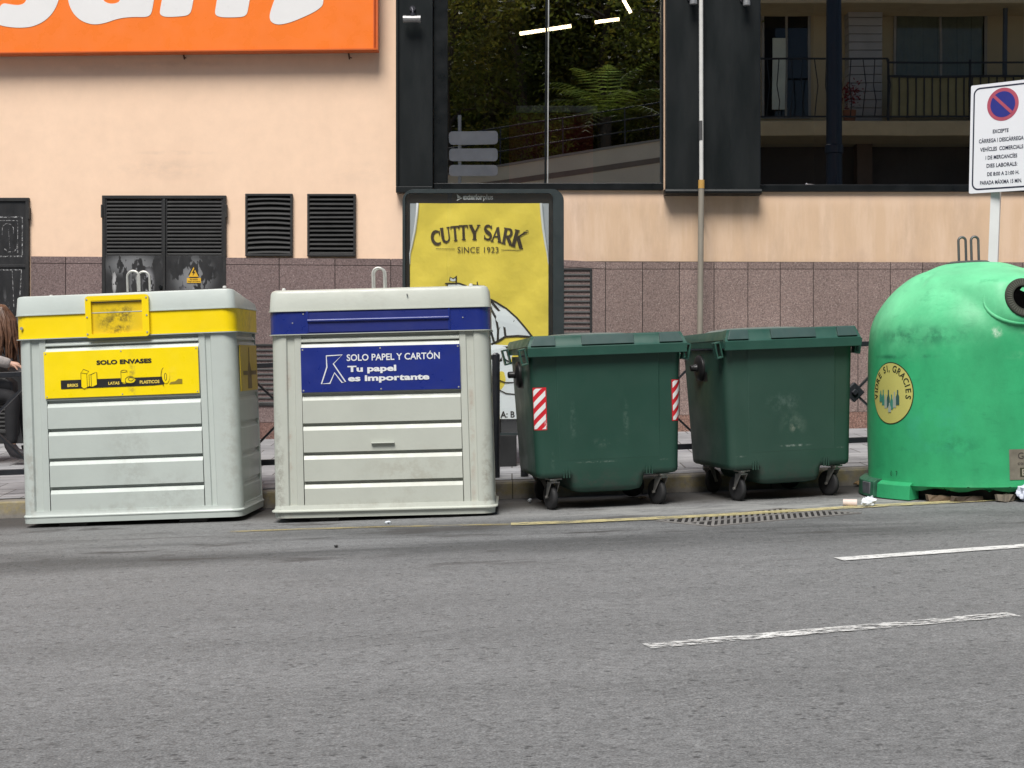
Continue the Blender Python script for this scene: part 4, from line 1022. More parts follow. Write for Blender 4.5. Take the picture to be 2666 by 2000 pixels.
        q = MB(); q.xf = rt; q.lathe([(.0, -.017), (.058, -.017), (.058, .017), (.0, .017)], 20, (0, .06, .093), 'x'); q.build('rim', M('grey_rim', (.08, .085, .095), .5), ca)
    return t
g1p = Vector((.63, 10.86, 0)); g1p.z = road_z(g1p.x)
g1 = garbage(g1p, 9, 'dark green wheeled container with red and white striped stickers on its front corners', GP)
g2 = copy_tree(g1); g2.location = (1.915, 11.03, road_z(1.915)); g2.rotation_euler = (0, radians(-2.06), radians(13))
g2['label'] = 'dark green wheeled container without stickers, next to the bright green dome'
for ch in g2.children:
    if ch.name.split('.')[0] in ('body', 'belly', 'front_panel', 'rib'):
        ch.data = ch.data.copy(); ch.data.materials[0] = GP2
g2.scale = (.91, 1.03, 1.0)
REDS = M('red_reflective', (.62, .018, .03), .35, var=.08, spots=[((-.44, -.45, .62), (.02, .3, .05), (.7, .7, .7), .8, 60)])
WHS = M('white_reflective', (.80, .80, .80), .35, var=.05)
for xa, xb, za, zb_ in ((-.535, -.435, .575, .873), (.465, .555, .60, .893)):
    def sf(u, v, e=.0):     # follows the rounded front corner of the body
        s = .515 + (v - .33) / .758 * .028; d = .40 + (v - .33) / .758 * .045; r = .07; cx = s - r
        au = abs(u); sg_ = 1 if u > 0 else -1
        if au <= cx: return Vector((u, -d - .002 - e, v))
        th = min(pi / 2, (au - cx) / r); return Vector((sg_ * (cx + (r + .002 + e) * sin(th)), -d + r - (r + .002 + e) * cos(th), v))
    nx, nz = 10, 2
    q = MB(); q.add([sf(xa + (xb - xa) * i / nx, za + (zb_ - za) * j / nz) for j in range(nz + 1) for i in range(nx + 1)], [(j * (nx + 1) + i, j * (nx + 1) + i + 1, (j + 1) * (nx + 1) + i + 1, (j + 1) * (nx + 1) + i) for j in range(nz) for i in range(nx)])
    st = q.build('reflective_sticker', REDS, g1)
    q = MB(); e = .007; sl = 1.0
    X0, X1, Z0, Z1 = xa + e, xb - e, za + e, zb_ - e
    for k in range(-2, 5):
        b0 = Z0 + k * .082 - .02; strip = []
        for i in range(9):
            u = X0 + (X1 - X0) * i / 8; lo = b0 + (u - X0) * sl; hi = lo + .041
            strip.append((u, min(max(lo, Z0), Z1), min(max(hi, Z0), Z1)))
        for s0_, s1_ in zip(strip[:-1], strip[1:]):
            if max(s0_[2] - s0_[1], s1_[2] - s1_[1]) > .0005: q.add([sf(s0_[0], s0_[1], .0015), sf(s1_[0], s1_[1], .0015), sf(s1_[0], s1_[2], .0015), sf(s0_[0], s0_[2], .0015)], [(0, 1, 2, 3)])
    q.build('stripe', WHS, st, smooth=0)

# ---------------------------------------------------------------- green glass dome
IX, IY = (2549 - 1333) / F * 10.75, 10.75
IZ = road_z(IX)
ig = thing('glass_dome', (IX, IY, IZ), 'bright green plastic bottle bank dome with a broken skirt and round black mouth', 'bottle bank', rot=(0, radians(-1.6), 0))
PROF = [(.085, .782), (.114, .776), (.44, .776), (.71, .768), (.977, .755), (1.12, .744), (1.19, .733), (1.265, .708), (1.335, .664), (1.405, .613), (1.485, .535), (1.56, .432), (1.615, .315), (1.643, .20), (1.652, .10), (1.655, .0)]
def prof(z):
    for (a, ra), (b, rb) in zip(PROF[:-1], PROF[1:]):
        if z <= b: return ra + (rb - ra) * max(0., (z - a)) / (b - a)
    return 0.
MOUTH_AZ = radians(-90 + 9)
COWLS = [(MOUTH_AZ, 1.365, .735)]
TL = radians(9)
def irad(az, z):
    r = prof(z)
    for a0, zc, face in COWLS:
        da = (az - a0 + pi) % (2 * pi) - pi
        if abs(da) > 1.1 or z < 1.05: continue
        best = 0
        k = .30
        while k < .80:
            s = k * cos(da); l = k * sin(da); dz = z - zc
            depth = face - s - dz * .27
            rho = sqrt(l * l + dz * dz * .9)
            if depth >= 0 and rho <= .17 + .8 * depth: best = k
            k += .004
        if best > r:
            w = min(1., max(0., (z - 1.12) / .10)) * min(1., max(0., (1.60 - z) / .10)); r = r + (best - r) * w
    return r
# grid in azimuth x height, smoothed
NA = 144; ZS = [.085, .114, .2, .3, .44, .55, .71, .85, .977, 1.05] + [1.08 + .02 * i for i in range(27)] + [1.632, 1.643, 1.652]
GR_ = [[irad(2 * pi * k / NA, z) for k in range(NA)] for z in ZS]
for _ in range(4):
    g2_ = [r[:] for r in GR_]
    for j in range(9, len(ZS) - 3):
        for k in range(NA):
            g2_[j][k] = .4 * GR_[j][k] + .15 * (GR_[j - 1][k] + GR_[j + 1][k] + GR_[j][k - 1] + GR_[j][(k + 1) % NA])
    GR_ = g2_
def isurf(az, z, off=0.):
    f_ = (az % (2 * pi)) / (2 * pi) * NA; k = int(f_) % NA; t_ = f_ - int(f_)
    for j in range(len(ZS) - 1):
        if ZS[j] <= z <= ZS[j + 1]:
            u = (z - ZS[j]) / (ZS[j + 1] - ZS[j]); k2 = (k + 1) % NA
            r = (GR_[j][k] * (1 - t_) + GR_[j][k2] * t_) * (1 - u) + (GR_[j + 1][k] * (1 - t_) + GR_[j + 1][k2] * t_) * u
            break
    else: r = .1
    return Vector(((r + off) * cos(az), (r + off) * sin(az), z))
t = NT('light_topped_green_plastic')
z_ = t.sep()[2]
c = t.mix(t.rng(t.math('ADD', z_, t.rng(t.noise(2.5, 5, .6), .3, .7, -.16, .16)), .95, 1.5, 0, 1, True), (.033, .36, .145), (.15, .59, .295))  # paler top: mostly light from above put into the colour, partly bleaching
c = t.mul(c, t.rng(t.noise(3.5, 6, .65, t.scale((1, 1, .6))), .3, .7, .82, 1.14))
c = t.mix(t.math('MULTIPLY', t.rng(t.noise(6, 7, .7, t.scale((1, 1, 2.5))), .56, .72), .4), c, (.015, .20, .085))
for ce, ra, col, stg, ns in (((-.5, -.45, 1.13), (.5, .6, .10), (.012, .12, .06), .7, 9), ((-.6, -.35, .99), (.35, .5, .025), (.01, .10, .05), .8, 6), ((-.08, -.7, 1.14), (.05, .3, .05), (.6, .75, .6), .9, 24), ((.35, -.65, 1.14), (.35, .4, .05), (.55, .75, .6), .7, 20), ((.3, -.68, .98), (.4, .4, .06), (.25, .6, .35), .5, 18), ((.18, -.74, .5), (.03, .3, .25), (.012, .17, .07), .6, 10), ((-.35, -.65, .38), (.25, .4, .12), (.015, .2, .085), .6, 12), ((-.5, -.6, .5), (.35, .5, .3), (.04, .36, .2), .6, 7), ((0, 0, .1), (1., 1., .13), (.05, .28, .10), .5, 10)):
    m_ = t.math('MULTIPLY', t.spot(ce, ra, .1), t.rng(t.noise(ns, 7, .7), .42, .6)); c = t.mix(t.math('MULTIPLY', m_, stg), c, col)
scr_ = t.rng(t.noise(9, 8, .8, t.scale((.6, .6, 3))), .70, .74); c = t.mix(t.math('MULTIPLY', scr_, .5), c, (.3, .6, .4))
t.bump(t.math('ADD', t.noise(4, 3), t.math('MULTIPLY', t.noise(60, 3), .15)), .3, .012)
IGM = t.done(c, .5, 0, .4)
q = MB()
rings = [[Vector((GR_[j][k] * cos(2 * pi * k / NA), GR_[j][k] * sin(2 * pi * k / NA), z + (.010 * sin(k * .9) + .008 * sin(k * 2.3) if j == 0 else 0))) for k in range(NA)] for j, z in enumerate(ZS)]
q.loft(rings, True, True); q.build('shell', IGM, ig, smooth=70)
def skirt(a0, a1, r0, r1, z0, z1, mat, name):
    q = MB(); n = 14; rgs = []
    for i in range(n + 1):
        a = radians(a0 + (a1 - a0) * i / n); d = Vector((cos(a), sin(a), 0)); zz = Vector((0, 0, 1))
        rgs.append([d * r0 + zz * z0, d * (r1 + .01) + zz * z0, d * r1 + zz * (z1 - .02), d * (r1 - .03) + zz * z1, d * r0 + zz * z1])
    q.loft([list(reversed(r)) for r in rgs]); return q.build(name, mat, ig, bevel=.004)
skirt(-205, -165, .72, .84, .0, .125, M('dark_green_skirt', (.02, .10, .055), .6, var=.3, vs=12), 'skirt')
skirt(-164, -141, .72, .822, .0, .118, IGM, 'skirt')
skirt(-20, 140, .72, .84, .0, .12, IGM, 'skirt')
q = MB(); a = radians(-173); d = Vector((cos(a), sin(a), 0)); s = Vector((-sin(a), cos(a), 0)); o = d * .848
q.hexa([o - s * .07 + Vector((0, 0, .015)), o + s * .07 + Vector((0, 0, .015)), o + s * .07 + Vector((0, 0, .10)), o - s * .07 + Vector((0, 0, .10))], [o - d * .05 + s * e + Vector((0, 0, h)) for e, h in ((-.07, .015), (.07, .015), (.07, .10), (-.07, .10))])
q.build('skirt_patch', M('scuffed_grey_patch', (.10, .105, .115), .6, var=.4, vs=18), ig, bevel=.004)
q = MB()
for a0 in range(-141, -25, 4):
    a, b = radians(a0), radians(a0 + 4); h0, h1 = .075 + .012 * sin(a0 * 1.3), .075 + .012 * sin((a0 + 4) * 1.3)
    q.add([Vector((.775 * cos(a), .775 * sin(a), h0)), Vector((.775 * cos(b), .775 * sin(b), h1)), Vector((.81 * cos(b), .81 * sin(b), .10)), Vector((.81 * cos(a), .81 * sin(a), .10))], [(0, 1, 2, 3)])
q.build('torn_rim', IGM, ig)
q = MB(); q.lathe([(.70, .002), (.70, .09)], 40); q.build('inner_bin', M('black_inside', (.012, .011, .010), .9), ig)
# mouth: brush ring round a black hole, on the facing plane of the cowl
dm = Vector((cos(MOUTH_AZ), sin(MOUTH_AZ), 0)); nm = (dm + Vector((0, 0, .27))).normalized(); tm = Vector((-sin(MOUTH_AZ), cos(MOUTH_AZ), 0)); um = nm.cross(tm)
cm = dm * .73 + Vector((0, 0, 1.365))
def disc(mb, prof_, seg=40): mb.loft([[cm + nm * h + (tm * cos(2 * pi * k / seg) + um * sin(2 * pi * k / seg)) * r for k in range(seg)] for r, h in prof_])
q = MB(); disc(q, [(.137, -.03), (.137, .012), (.133, .016), (.086, .018), (.082, .014), (.082, -.03)]); mo = q.build('mouth_ring', M('worn_black_ring', (.050, .053, .042), .85, spec=.2, var=.3, vs=15), ig)
q = MB(); disc(q, [(.085, .004), (.0, .004)]); q.build('mouth_hole', VOID, ig)
q = MB()
for k in range(44):
    a = 2 * pi * k / 44; e = tm * cos(a) + um * sin(a); w_ = nm.cross(e) * .0035
    q.add([cm + nm * .0190 + e * .095 - w_, cm + nm * .0190 + e * .095 + w_, cm + nm * .0190 + e * .128 + w_, cm + nm * .0190 + e * .128 - w_], [(0, 1, 2, 3)])
q.build('ring_rib', M('ring_rib', (.075, .08, .062), .7), mo)
q = MB(); pts = []
for k in range(15):
    a = radians(165 + 140 * k / 14); pts.append(isurf(MOUTH_AZ + (.255 * cos(a) + .0) / .70, 1.355 + .165 * sin(a), -.004))
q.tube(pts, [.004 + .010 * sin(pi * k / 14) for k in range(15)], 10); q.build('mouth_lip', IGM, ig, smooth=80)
# hooks and hook plate
q = MB(); q.lathe([(.15, 1.635), (.15, 1.651), (.13, 1.662), (0, 1.664)], 32, (-.03, 0, 0)); q.build('hook_plate', M('dark_plate', (.07, .075, .07), .6), ig)
hooks(ig, -.045, -.04, 1.65, ((-.04, 0), (.045, -.02)), .052, .185, .0095, M('dull_steel', (.12, .125, .125), .5, metal=.5, var=.2))
# round sticker wrapped on the shell: lettering round an olive disc; the cartoon figure is left out
SAZ, SZ, SR = radians(-90 - 66), .735, .218
def dec(u, v, off): return isurf(SAZ + u / .765, SZ + v, off)
def disc_dec(mb, rads, off, seg=48):
    vs = [dec(0, 0, off)]; fs_ = []
    for r in rads: vs += [dec(r * cos(2 * pi * k / seg), r * sin(2 * pi * k / seg), off) for k in range(seg)]
    fs_ += [(0, 1 + k, 1 + (k + 1) % seg) for k in range(seg)]
    for j in range(len(rads) - 1): fs_ += [(1 + j * seg + k, 1 + (j + 1) * seg + k, 1 + (j + 1) * seg + (k + 1) % seg, 1 + j * seg + (k + 1) % seg) for k in range(seg)]
    mb.add(vs, fs_)
DK = M('sticker_print', (.03, .035, .015), .5)
q = MB(); disc_dec(q, [.05, .1, .15, .19, SR], .002); sk = q.build('round_sticker', DK, ig)
q = MB(); disc_dec(q, [.05, .1, .15, .19, SR - .007], .0035); q.build('sticker_ground', M('olive_sticker', (.50, .47, .13), .5, var=.1), sk)
q = MB(); msg = 'VIDRE SI, GRACIES'
adv = {'I': .5, ',': .45, ' ': .55}
tot = sum(adv.get(c_, 1.) for c_ in msg); ang = 212.; cur = 90 + ang / 2
for c_ in msg:
    w_ = adv.get(c_, 1.) / tot * ang; mid = radians(cur - w_ / 2); cur -= w_
    if c_ == ' ': continue
    vs_, fs_ = text(c_, .066, bold=.02, xs=.92)
    R_ = .153
    q.add([dec((R_ + y) * cos(mid) + x * sin(mid), (R_ + y) * sin(mid) - x * cos(mid), .005) for x, y in vs_], fs_)
q.build('lettering', DK, sk, smooth=0)
GB = [M('printed_bottle_green', (.05, .22, .16), .5), M('printed_bottle_grey', (.32, .36, .30), .5), M('printed_bottle_dark', (.03, .09, .08), .5)]
for i, (u, v, h) in enumerate(((-.06, -.09, .085), (-.035, -.105, .075), (-.012, -.10, .095), (.015, -.11, .08), (.038, -.10, .085), (.062, -.085, .08), (-.082, -.07, .06), (.0, -.125, .05))):
    q = MB(); w_ = .012; q.poly([(u - w_, v), (u + w_, v), (u + w_, v + h * .55), (u + w_ * .4, v + h * .75), (u + w_ * .4, v + h), (u - w_ * .4, v + h), (u - w_ * .4, v + h * .75), (u - w_, v + h * .55)], lambda a, b: dec(a * 1.3, b * 1.3 + .03, .0045 + .0004 * i)); q.build('bottle_print', GB[i % 3], sk, smooth=0)
# stencilled digits and plate
q = MB(); az0 = radians(-90 - 66)
for c_, du in (('0', 0.0), ('7', .055)):
    vs_, fs_ = text(c_, .055, xs=.75); q.add([isurf(az0 + (x + du) / .776, .155 + y, .003) for x, y in vs_], fs_)
q.build('stencil', worn('stencil_black', (.012, .03, .018), .55, 60), ig, smooth=0)
paz = radians(-92.5)
q = MB(); n = 8; q.add([isurf(paz + (.30 * i / n) / .776, .145 + .205 * j, .003) for j in range(2) for i in range(n + 1)], [(i, i + 1, n + 2 + i, n + 1 + i) for i in range(n)])
pl = q.build('plate', M('dull_brown_plate', (.17, .155, .12), .5, var=.3, vs=12), ig)
q = MB()
for s_, z0_, h_, b_ in (('GE', .285, .046, .0), ('COM', .245, .016, .02)):
    vs_, fs_ = text(s_, h_ * 1.35, bold=b_, align='LEFT', space=1.3 if s_ == 'COM' else 1.0); q.add([isurf(paz + (x + .055) / .776, z0_ + y, .0045) for x, y in vs_], fs_)
q.build('lettering', M('plate_print', (.05, .045, .04), .5), pl, smooth=0)
q = MB(); q.add([isurf(paz + (.07 + .2 * i / n) / .776, .165 + .06 * j, .0042) for j in range(2) for i in range(n + 1)], [(i, i + 1, n + 2 + i, n + 1 + i) for i in range(n)]); q.build('plate_block', DK, pl)
q = MB(); vs_, fs_ = text('E', .06, bold=.03, align='LEFT'); q.add([isurf(paz + (x + .08) / .776, .174 + y, .0052) for x, y in vs_], fs_); q.build('lettering', M('plate_pale_print', (.3, .28, .22), .5), pl, smooth=0)

# rubbish under the broken skirt
CB = M('wet_cardboard', (.12, .085, .055), .85, var=.3, vs=10)
def scrap(name, label, cat, x, y, sx, sy, sz, rot, mat, group=None, seed=0):
    rn = random.Random(seed); q = MB(); z0 = road_z(x) + .004
    pts = []
    n = 4
    for k in range(2):
        for j in range(n):
            for i in range(n): pts.append(Vector(((i / (n - 1) - .5) * sx + rn.uniform(-.1, .1) * sx, (j / (n - 1) - .5) * sy + rn.uniform(-.1, .1) * sy, (k * .9 + rn.uniform(0, .35)) * sz if k else rn.uniform(0, .1) * sz)))
    I = lambda k, j, i: k * n * n + j * n + i
    fs_ = [(I(1, j, i), I(1, j, i + 1), I(1, j + 1, i + 1), I(1, j + 1, i)) for j in range(n - 1) for i in range(n - 1)] + [(I(0, j + 1, i), I(0, j + 1, i + 1), I(0, j, i + 1), I(0, j, i)) for j in range(n - 1) for i in range(n - 1)]
    bd = [(0, i) for i in range(n)] + [(j, n - 1) for j in range(1, n)] + [(n - 1, i) for i in range(n - 2, -1, -1)] + [(j, 0) for j in range(n - 2, 0, -1)]
    for a, b in zip(bd, bd[1:] + bd[:1]): fs_.append((I(0, *a), I(0, *b), I(1, *b), I(1, *a)))
    R_ = Matrix.Translation((x, y, z0)) @ Matrix.Rotation(rot, 4, 'Z')
    q.xf = R_; q.add(pts, fs_); o = q.build(name, mat, smooth=0); return tag(o, label, cat, group)
dome = lambda deg, r: (IX + r * cos(radians(deg)), IY + r * sin(radians(deg)))
x, y = dome(-127, .75); scrap('cardboard_scrap', 'flat brown cardboard scrap under the torn skirt of the green dome', 'litter', x, y, .17, .10, .035, .1, CB, seed=1)
x, y = dome(-114, .74); scrap('cardboard_scrap', 'dark crumpled cardboard scrap under the middle of the green dome front', 'litter', x, y, .2, .10, .03, .2, M('dark_cardboard', (.08, .06, .045), .9, var=.3, vs=10), seed=2)
x, y = dome(-95, .77); scrap('cardboard_scrap', 'pale bent cardboard scrap under the green dome, near the right picture edge', 'litter', x, y, .11, .09, .04, .6, M('pale_cardboard', (.2, .17, .13), .9, var=.2, vs=10), seed=3)

# litter in the gutter line
p = G(2213, 1319); t = thing('paper_cup', p + Vector((0, 0, .0)), 'pinkish paper cup lying on its side on the yellow line', 'cup')
q = MB(); a, b = Vector((-.045, .01, .026)), Vector((.045, -.01, .024))
prf = [(0, 0), (.022, 0), (.0225, .002)]
def along(u, r, k, n=18):
    d = (b - a).normalized(); e1 = Vector((0, 0, 1)); e2 = d.cross(e1).normalized(); e1 = e2.cross(d); return a + (b - a) * u + (e1 * cos(2 * pi * k / n) + e2 * sin(2 * pi * k / n)) * r
q.loft([[along(u, r, k) for k in range(18)] for u, r in ((0, .023), (.0, .0235), (.98, .0265), (1, .028), (1.0, .0255), (.96, .025), (.1, .022))]); q.build('cup', M('pinkish_paper', (.66, .55, .50), .7, var=.1), t)
def crumple(name, c, r, label, cat, mat, seed, flat=.7, pull=(0, 0, 0)):
    rn = random.Random(seed); q = MB(); n, k = 9, 14; rgs = []
    for j in range(n):
        th = pi * (j + .5) / n; rgs.append([Vector((sin(th) * cos(2 * pi * i / k), sin(th) * sin(2 * pi * i / k), cos(th) * flat)) * r * rn.uniform(.6, 1.25) + Vector((pull[0] * rn.random() * max(0, cos(2 * pi * i / k)), 0, pull[2] * rn.random() * max(0, cos(th)))) for i in range(k)])
    q.loft(rgs); lo = min(v[2] for v in q.v); q.v = [(v[0] + c.x, v[1] + c.y, v[2] - lo + c.z) for v in q.v]
    return tag(q.build(name, mat, smooth=25), label, cat)
bx_, by_ = dome(-86.5, .83); crumple('plastic_bag', Vector((bx_, by_, road_z(bx_) + .003)), .055, 'crumpled white and blue plastic bag below the green dome at the right edge', 'bag', M('white_blue_bag', (.58, .62, .72), .35, var=.4, vs=30), 14, .8, (.04, 0, .03))
TIS = M('white_tissue', (.66, .70, .74), .7, var=.1)
crumple('paper_tissue', G(2256, 1321), .034, 'crumpled white paper tissue lying beside the paper cup', 'litter', TIS, 5, .75, (.05, 0, .02))
crumple('paper_scrap', G(1380, 1309), .016, 'tiny white paper scrap in the gutter beside the left wheels of the stickered container', 'litter', TIS, 6, .9)
crumple('paper_scrap', G(1010, 1364), .022, 'small white paper scrap on the road under the cream blue bin', 'litter', TIS, 8, .4)
crumple('dry_leaf', G(1672, 1299), .03, 'pale dry leaf in the shade beneath the stickered green container', 'leaf', M('dry_leaf', (.30, .22, .14), .8), 9, .3)
p = G(2240, 1266); crumple('dry_leaf', p, .05, 'brown dry leaf in the gutter beside the skirt of the green dome', 'leaf', M('brown_dry_leaf', (.26, .17, .08), .8), 10, .35)
p = G(875, 1426); crumple('chewing_gum', p, .012, 'dark pebble lying alone on the asphalt in front of the pale bins', 'pebble', M('dark_pebble', (.03, .03, .03), .8), 11, .6).name = 'pebble'

# drain grate in the road
A_, B_, C_, D_ = [G(*p) for p in ((1710, 1357), (1850, 1371), (2240, 1337), (2031, 1325))]
ct = (A_ + B_ + C_ + D_) / 4; ex = ((C_ - B_) + (D_ - A_)).normalized(); up = Vector((-.036, 0, 1)).normalized(); ey = up.cross(ex).normalized()
LX, LY = .99, .60
gt = thing('drain_grate', ct, 'rusty cast iron drain grate set in the asphalt across the yellow line', 'drain')
def gp_(u, v, h): return ct + ex * u + ey * v + up * h
q = MB(); q.add([p + Vector((0, 0, .0012)) for p in (A_, B_, C_, D_)], [(0, 1, 2, 3)]); q.build('pit', M('drain_pit', (.012, .010, .009), .9), gt, world=True, smooth=0)
IRON = M('worn_iron', (.19, .18, .17), .7, var=.35, vs=8, spots=[])
IRON_H = .0055
quad = [(p.x, p.y) for p in (A_, B_, C_, D_)]
def span(x):
    ys = []
    for (xa, ya), (xb, yb) in zip(quad, quad[1:] + quad[:1]):
        if (xa - x) * (xb - x) <= 0 and abs(xa - xb) > 1e-6: ys.append(ya + (yb - ya) * (x - xa) / (xb - xa))
    return (min(ys), max(ys)) if len(ys) > 1 else None
gz = lambda x, y, h: Vector((x, y, road_z(x) + h))
def flat_bar(mb, pa, pb, w, h):
    d = Vector((pb[0] - pa[0], pb[1] - pa[1])).normalized(); nx_, ny_ = -d.y * w / 2, d.x * w / 2
    c4 = [(pa[0] - nx_, pa[1] - ny_), (pb[0] - nx_, pb[1] - ny_), (pb[0] + nx_, pb[1] + ny_), (pa[0] + nx_, pa[1] + ny_)]
    mb.hexa([gz(x, y, h) for x, y in c4], [gz(x, y, .0005) for x, y in c4])
q = MB()
for a, b in zip(quad, quad[1:] + quad[:1]): flat_bar(q, a, b, .03, IRON_H + .0005)
mA, mC = ((quad[0][0] + quad[1][0]) / 2, (quad[0][1] + quad[1][1]) / 2), ((quad[2][0] + quad[3][0]) / 2, (quad[2][1] + quad[3][1]) / 2)
flat_bar(q, mA, mC, .03, IRON_H + .0003)
q.build('frame', IRON, gt, world=True)
x0_, x1_ = min(p[0] for p in quad) + .04, max(p[0] for p in quad) - .04
n = 30
for row in (0, 1):
    q = MB()
    for k in range(n):
        x = x0_ + (x1_ - x0_) * (k + .5) / n; sp_ = span(x)
        if not sp_: continue
        ym = mA[1] + (mC[1] - mA[1]) * (x - mA[0]) / (mC[0] - mA[0])
        lo, hi = (sp_[0] + .012, min(sp_[1], ym)) if row == 0 else (max(sp_[0], ym), sp_[1] - .012)
        if hi - lo > .04: sl_ = .16; flat_bar(q, (x, lo), (x + sl_ * (hi - lo), hi), .019, IRON_H)
    q.build('bars', IRON, gt, world=True)

# no-parking sign
YSN = 11.95
pb = P(2597, 500, YSN)
ns = thing('parking_sign', (pb.x + .03, YSN, side_z(pb.x, YSN)), 'white no parking sign with black Catalan text on a white post behind the green dome', 'sign')
cS = P(2611, 357, YSN); hwS, hhS = .275, .440
SGM = Matrix.Translation(cS) @ Matrix.Rotation(radians(1.2), 4, 'Y') @ Matrix.Rotation(radians(-43), 4, 'Z')
sp = lambda u, v, o=0.0: SGM @ Vector((u, -o, v))
WSG = M('white_sign_sheet', (.80, .80, .84), .35, var=.02)
q = MB(); q.poly(rr(hwS, hhS, .012), lambda u, v: sp(u, v, .012), lambda u, v: sp(u, v, -.012)); pn = q.build('panel', WSG, ns, world=True)
NV = M('navy_print', (.018, .02, .045), .45)
q = MB(); q.line(rr(hwS - .03, hhS - .03, .05, 6), .012, lambda u, v: sp(u, v, .0135), True); q.build('border', NV, pn, world=True, smooth=0)
cd = lambda r, n=48: [(r * cos(2 * pi * k / n), .262 + r * sin(2 * pi * k / n)) for k in range(n)]
PK = M('faded_red_print', (.42, .08, .12), .45)
q = MB(); q.poly(cd(.133), lambda u, v: sp(u, v, .0135)); q.build('red_ring', PK, pn, world=True, smooth=0)
q = MB(); q.poly(cd(.104), lambda u, v: sp(u, v, .0145)); q.build('blue_disc', M('royal_blue_print', (.025, .03, .22), .45), pn, world=True, smooth=0)
q = MB(); q.line([(-.078, .336), (.078, .188)], .024, lambda u, v: sp(u, v, .0155)); q.build('red_bar', PK, pn, world=True, smooth=0)
q = MB(); ft = lambda u, v: sp(u * .96, v, .0138)
for s_, x0, x1, z0, z1 in (('EXCEPTE', -.083, .055, .035, .065), ('CÀRREGA I DESCÀRREGA', -.205, .187, -.037, .003), ('VEHÍCLES  COMERCIALS', -.192, .185, -.106, -.066), ('I DE MERCANCÍES', -.142, .135, -.174, -.135), ('DIES LABORALS:', -.132, .137, -.240, -.208), ('DE 8:00 A 21:00 H.', -.125, .155, -.308, -.277), ('PARADA MÀXIMA 15 MIN.', -.187, .18, -.376, -.336)):
    fit_text(q, ft, s_, x0, x1, z0, z1, .02)
q.build('lettering', NV, pn, world=True, smooth=0)
q = MB(); a = P(2600, 470, YSN) + Vector((.01, .085, 0)); b = Vector((P(2587, 700, YSN).x - .04, YSN + .085, side_z(3.9, YSN) - .02))
pm = Matrix.Rotation(radians(-30), 4, 'Z')
d_ = (b - a); top_ = a - d_ * .3
prf = [(-.037, -.02), (.037, -.02), (.037, .02), (.03, .02), (.03, -.012), (-.03, -.012), (-.03, .02), (-.037, .02)]
q.loft([[c_ + pm @ Vector((u, v, 0)) for u, v in prf] for c_ in (b, top_)]); q.build('post', M('white_post', (.72, .72, .72), .4, var=.05), ns, world=True)
q = MB()
for v in (-.2, .2): q.bar(sp(-.05, v, -.03), sp(.05, v, -.03), .02, .03)
q.build('clamp', STL, ns, world=True)

# ---------------------------------------------------------------- seated person at the left edge
YW = 13.75
def pw(px, py, dy=0.0): p = P(px, py, YW); p.y += dy; return p
def skin(name, nodes, edges, mat, parent, sub=2, root=0):
    me = bpy.data.meshes.new(name); me.from_pydata([n[0] for n in nodes], edges, []); me.materials.append(mat)
    o = bpy.data.objects.new(name, me); COL.objects.link(o)
    if parent: o.parent = parent
    o.modifiers.new('skin', 'SKIN')
    sv = me.skin_vertices if len(me.skin_vertices) else None
    if sv is None:
        me.attributes  # older files: layer is made by the modifier
    for i, n in enumerate(nodes):
        r = n[1]; me.skin_vertices[0].data[i].radius = (r, r) if not isinstance(r, tuple) else r
    me.skin_vertices[0].data[root].use_root = True
    s = o.modifiers.new('sub', 'SUBSURF'); s.levels = s.render_levels = sub
    o.modifiers['skin'].use_smooth_shade = True
    return o
SKIN_ = M('skin', (.50, .30, .22), .55, var=.06)
pr_ = thing('person', pw(-40, 1040), 'person with long auburn hair, grey cardigan and black trousers seated at the left edge', 'person')
org = pr_.matrix_basis.translation
V = lambda px, py, dy=0.0: pw(px, py, dy) - org
nodes = [(V(-78, 1030), .125), (V(-72, 985), .125), (V(-58, 935), .13), (V(-42, 892), .12), (V(-30, 872), .05), (V(-20, 858), .05), (V(-8, 846), .085), (V(-4, 826), .092), (V(-2, 812), .07),
         (V(-45, 900, -.15), .055), (V(-38, 950, -.20), .045), (V(10, 938, -.22), .035), (V(50, 948, -.2), .026), (V(62, 950, -.2), .03), (V(72, 953, -.2), .02),
         (V(-45, 900, .15), .055), (V(-30, 955, .2), .045), (V(20, 965, .16), .035), (V(58, 972, .1), .026), (V(72, 974, .1), .03), (V(82, 978, .1), .02),
         (V(-70, 1035, -.10), .095), (V(44, 1030, -.10), .062), (V(40, 1090, -.10), .055), (V(41, 1158, -.10), .035), (V(48, 1173, -.10), .036), (V(72, 1178, -.1), .028),
         (V(-70, 1035, .10), .095), (V(50, 1035, .12), .062), (V(58, 1100, .12), .055), (V(66, 1172, .12), .035), (V(74, 1184, .12), .036), (V(98, 1188, .12), .028)]
edges = [(0, 1), (1, 2), (2, 3), (3, 4), (4, 5), (5, 6), (6, 7), (7, 8), (3, 9), (9, 10), (10, 11), (11, 12), (12, 13), (13, 14), (3, 15), (15, 16), (16, 17), (17, 18), (18, 19), (19, 20), (0, 21), (21, 22), (22, 23), (23, 24), (24, 25), (25, 26), (0, 27), (27, 28), (28, 29), (29, 30), (30, 31), (31, 32)]
skin('body', nodes, edges, SKIN_, pr_)
def sub_skin(name, idx, grow, mat, root=0):
    im = {k: i for i, k in enumerate(idx)}
    nn = [(nodes[k][0], nodes[k][1] + grow) for k in idx]; ee = [(im[a], im[b]) for a, b in edges if a in im and b in im]
    return skin(name, nn, ee, mat, pr_, 2, root)
sub_skin('cardigan', [0, 1, 2, 3, 4, 9, 10, 11, 12, 15, 16, 17, 18], .022, M('grey_knit', (.30, .275, .265), .95, var=.25, vs=25, bump=.6, bs=90, bd=.01))
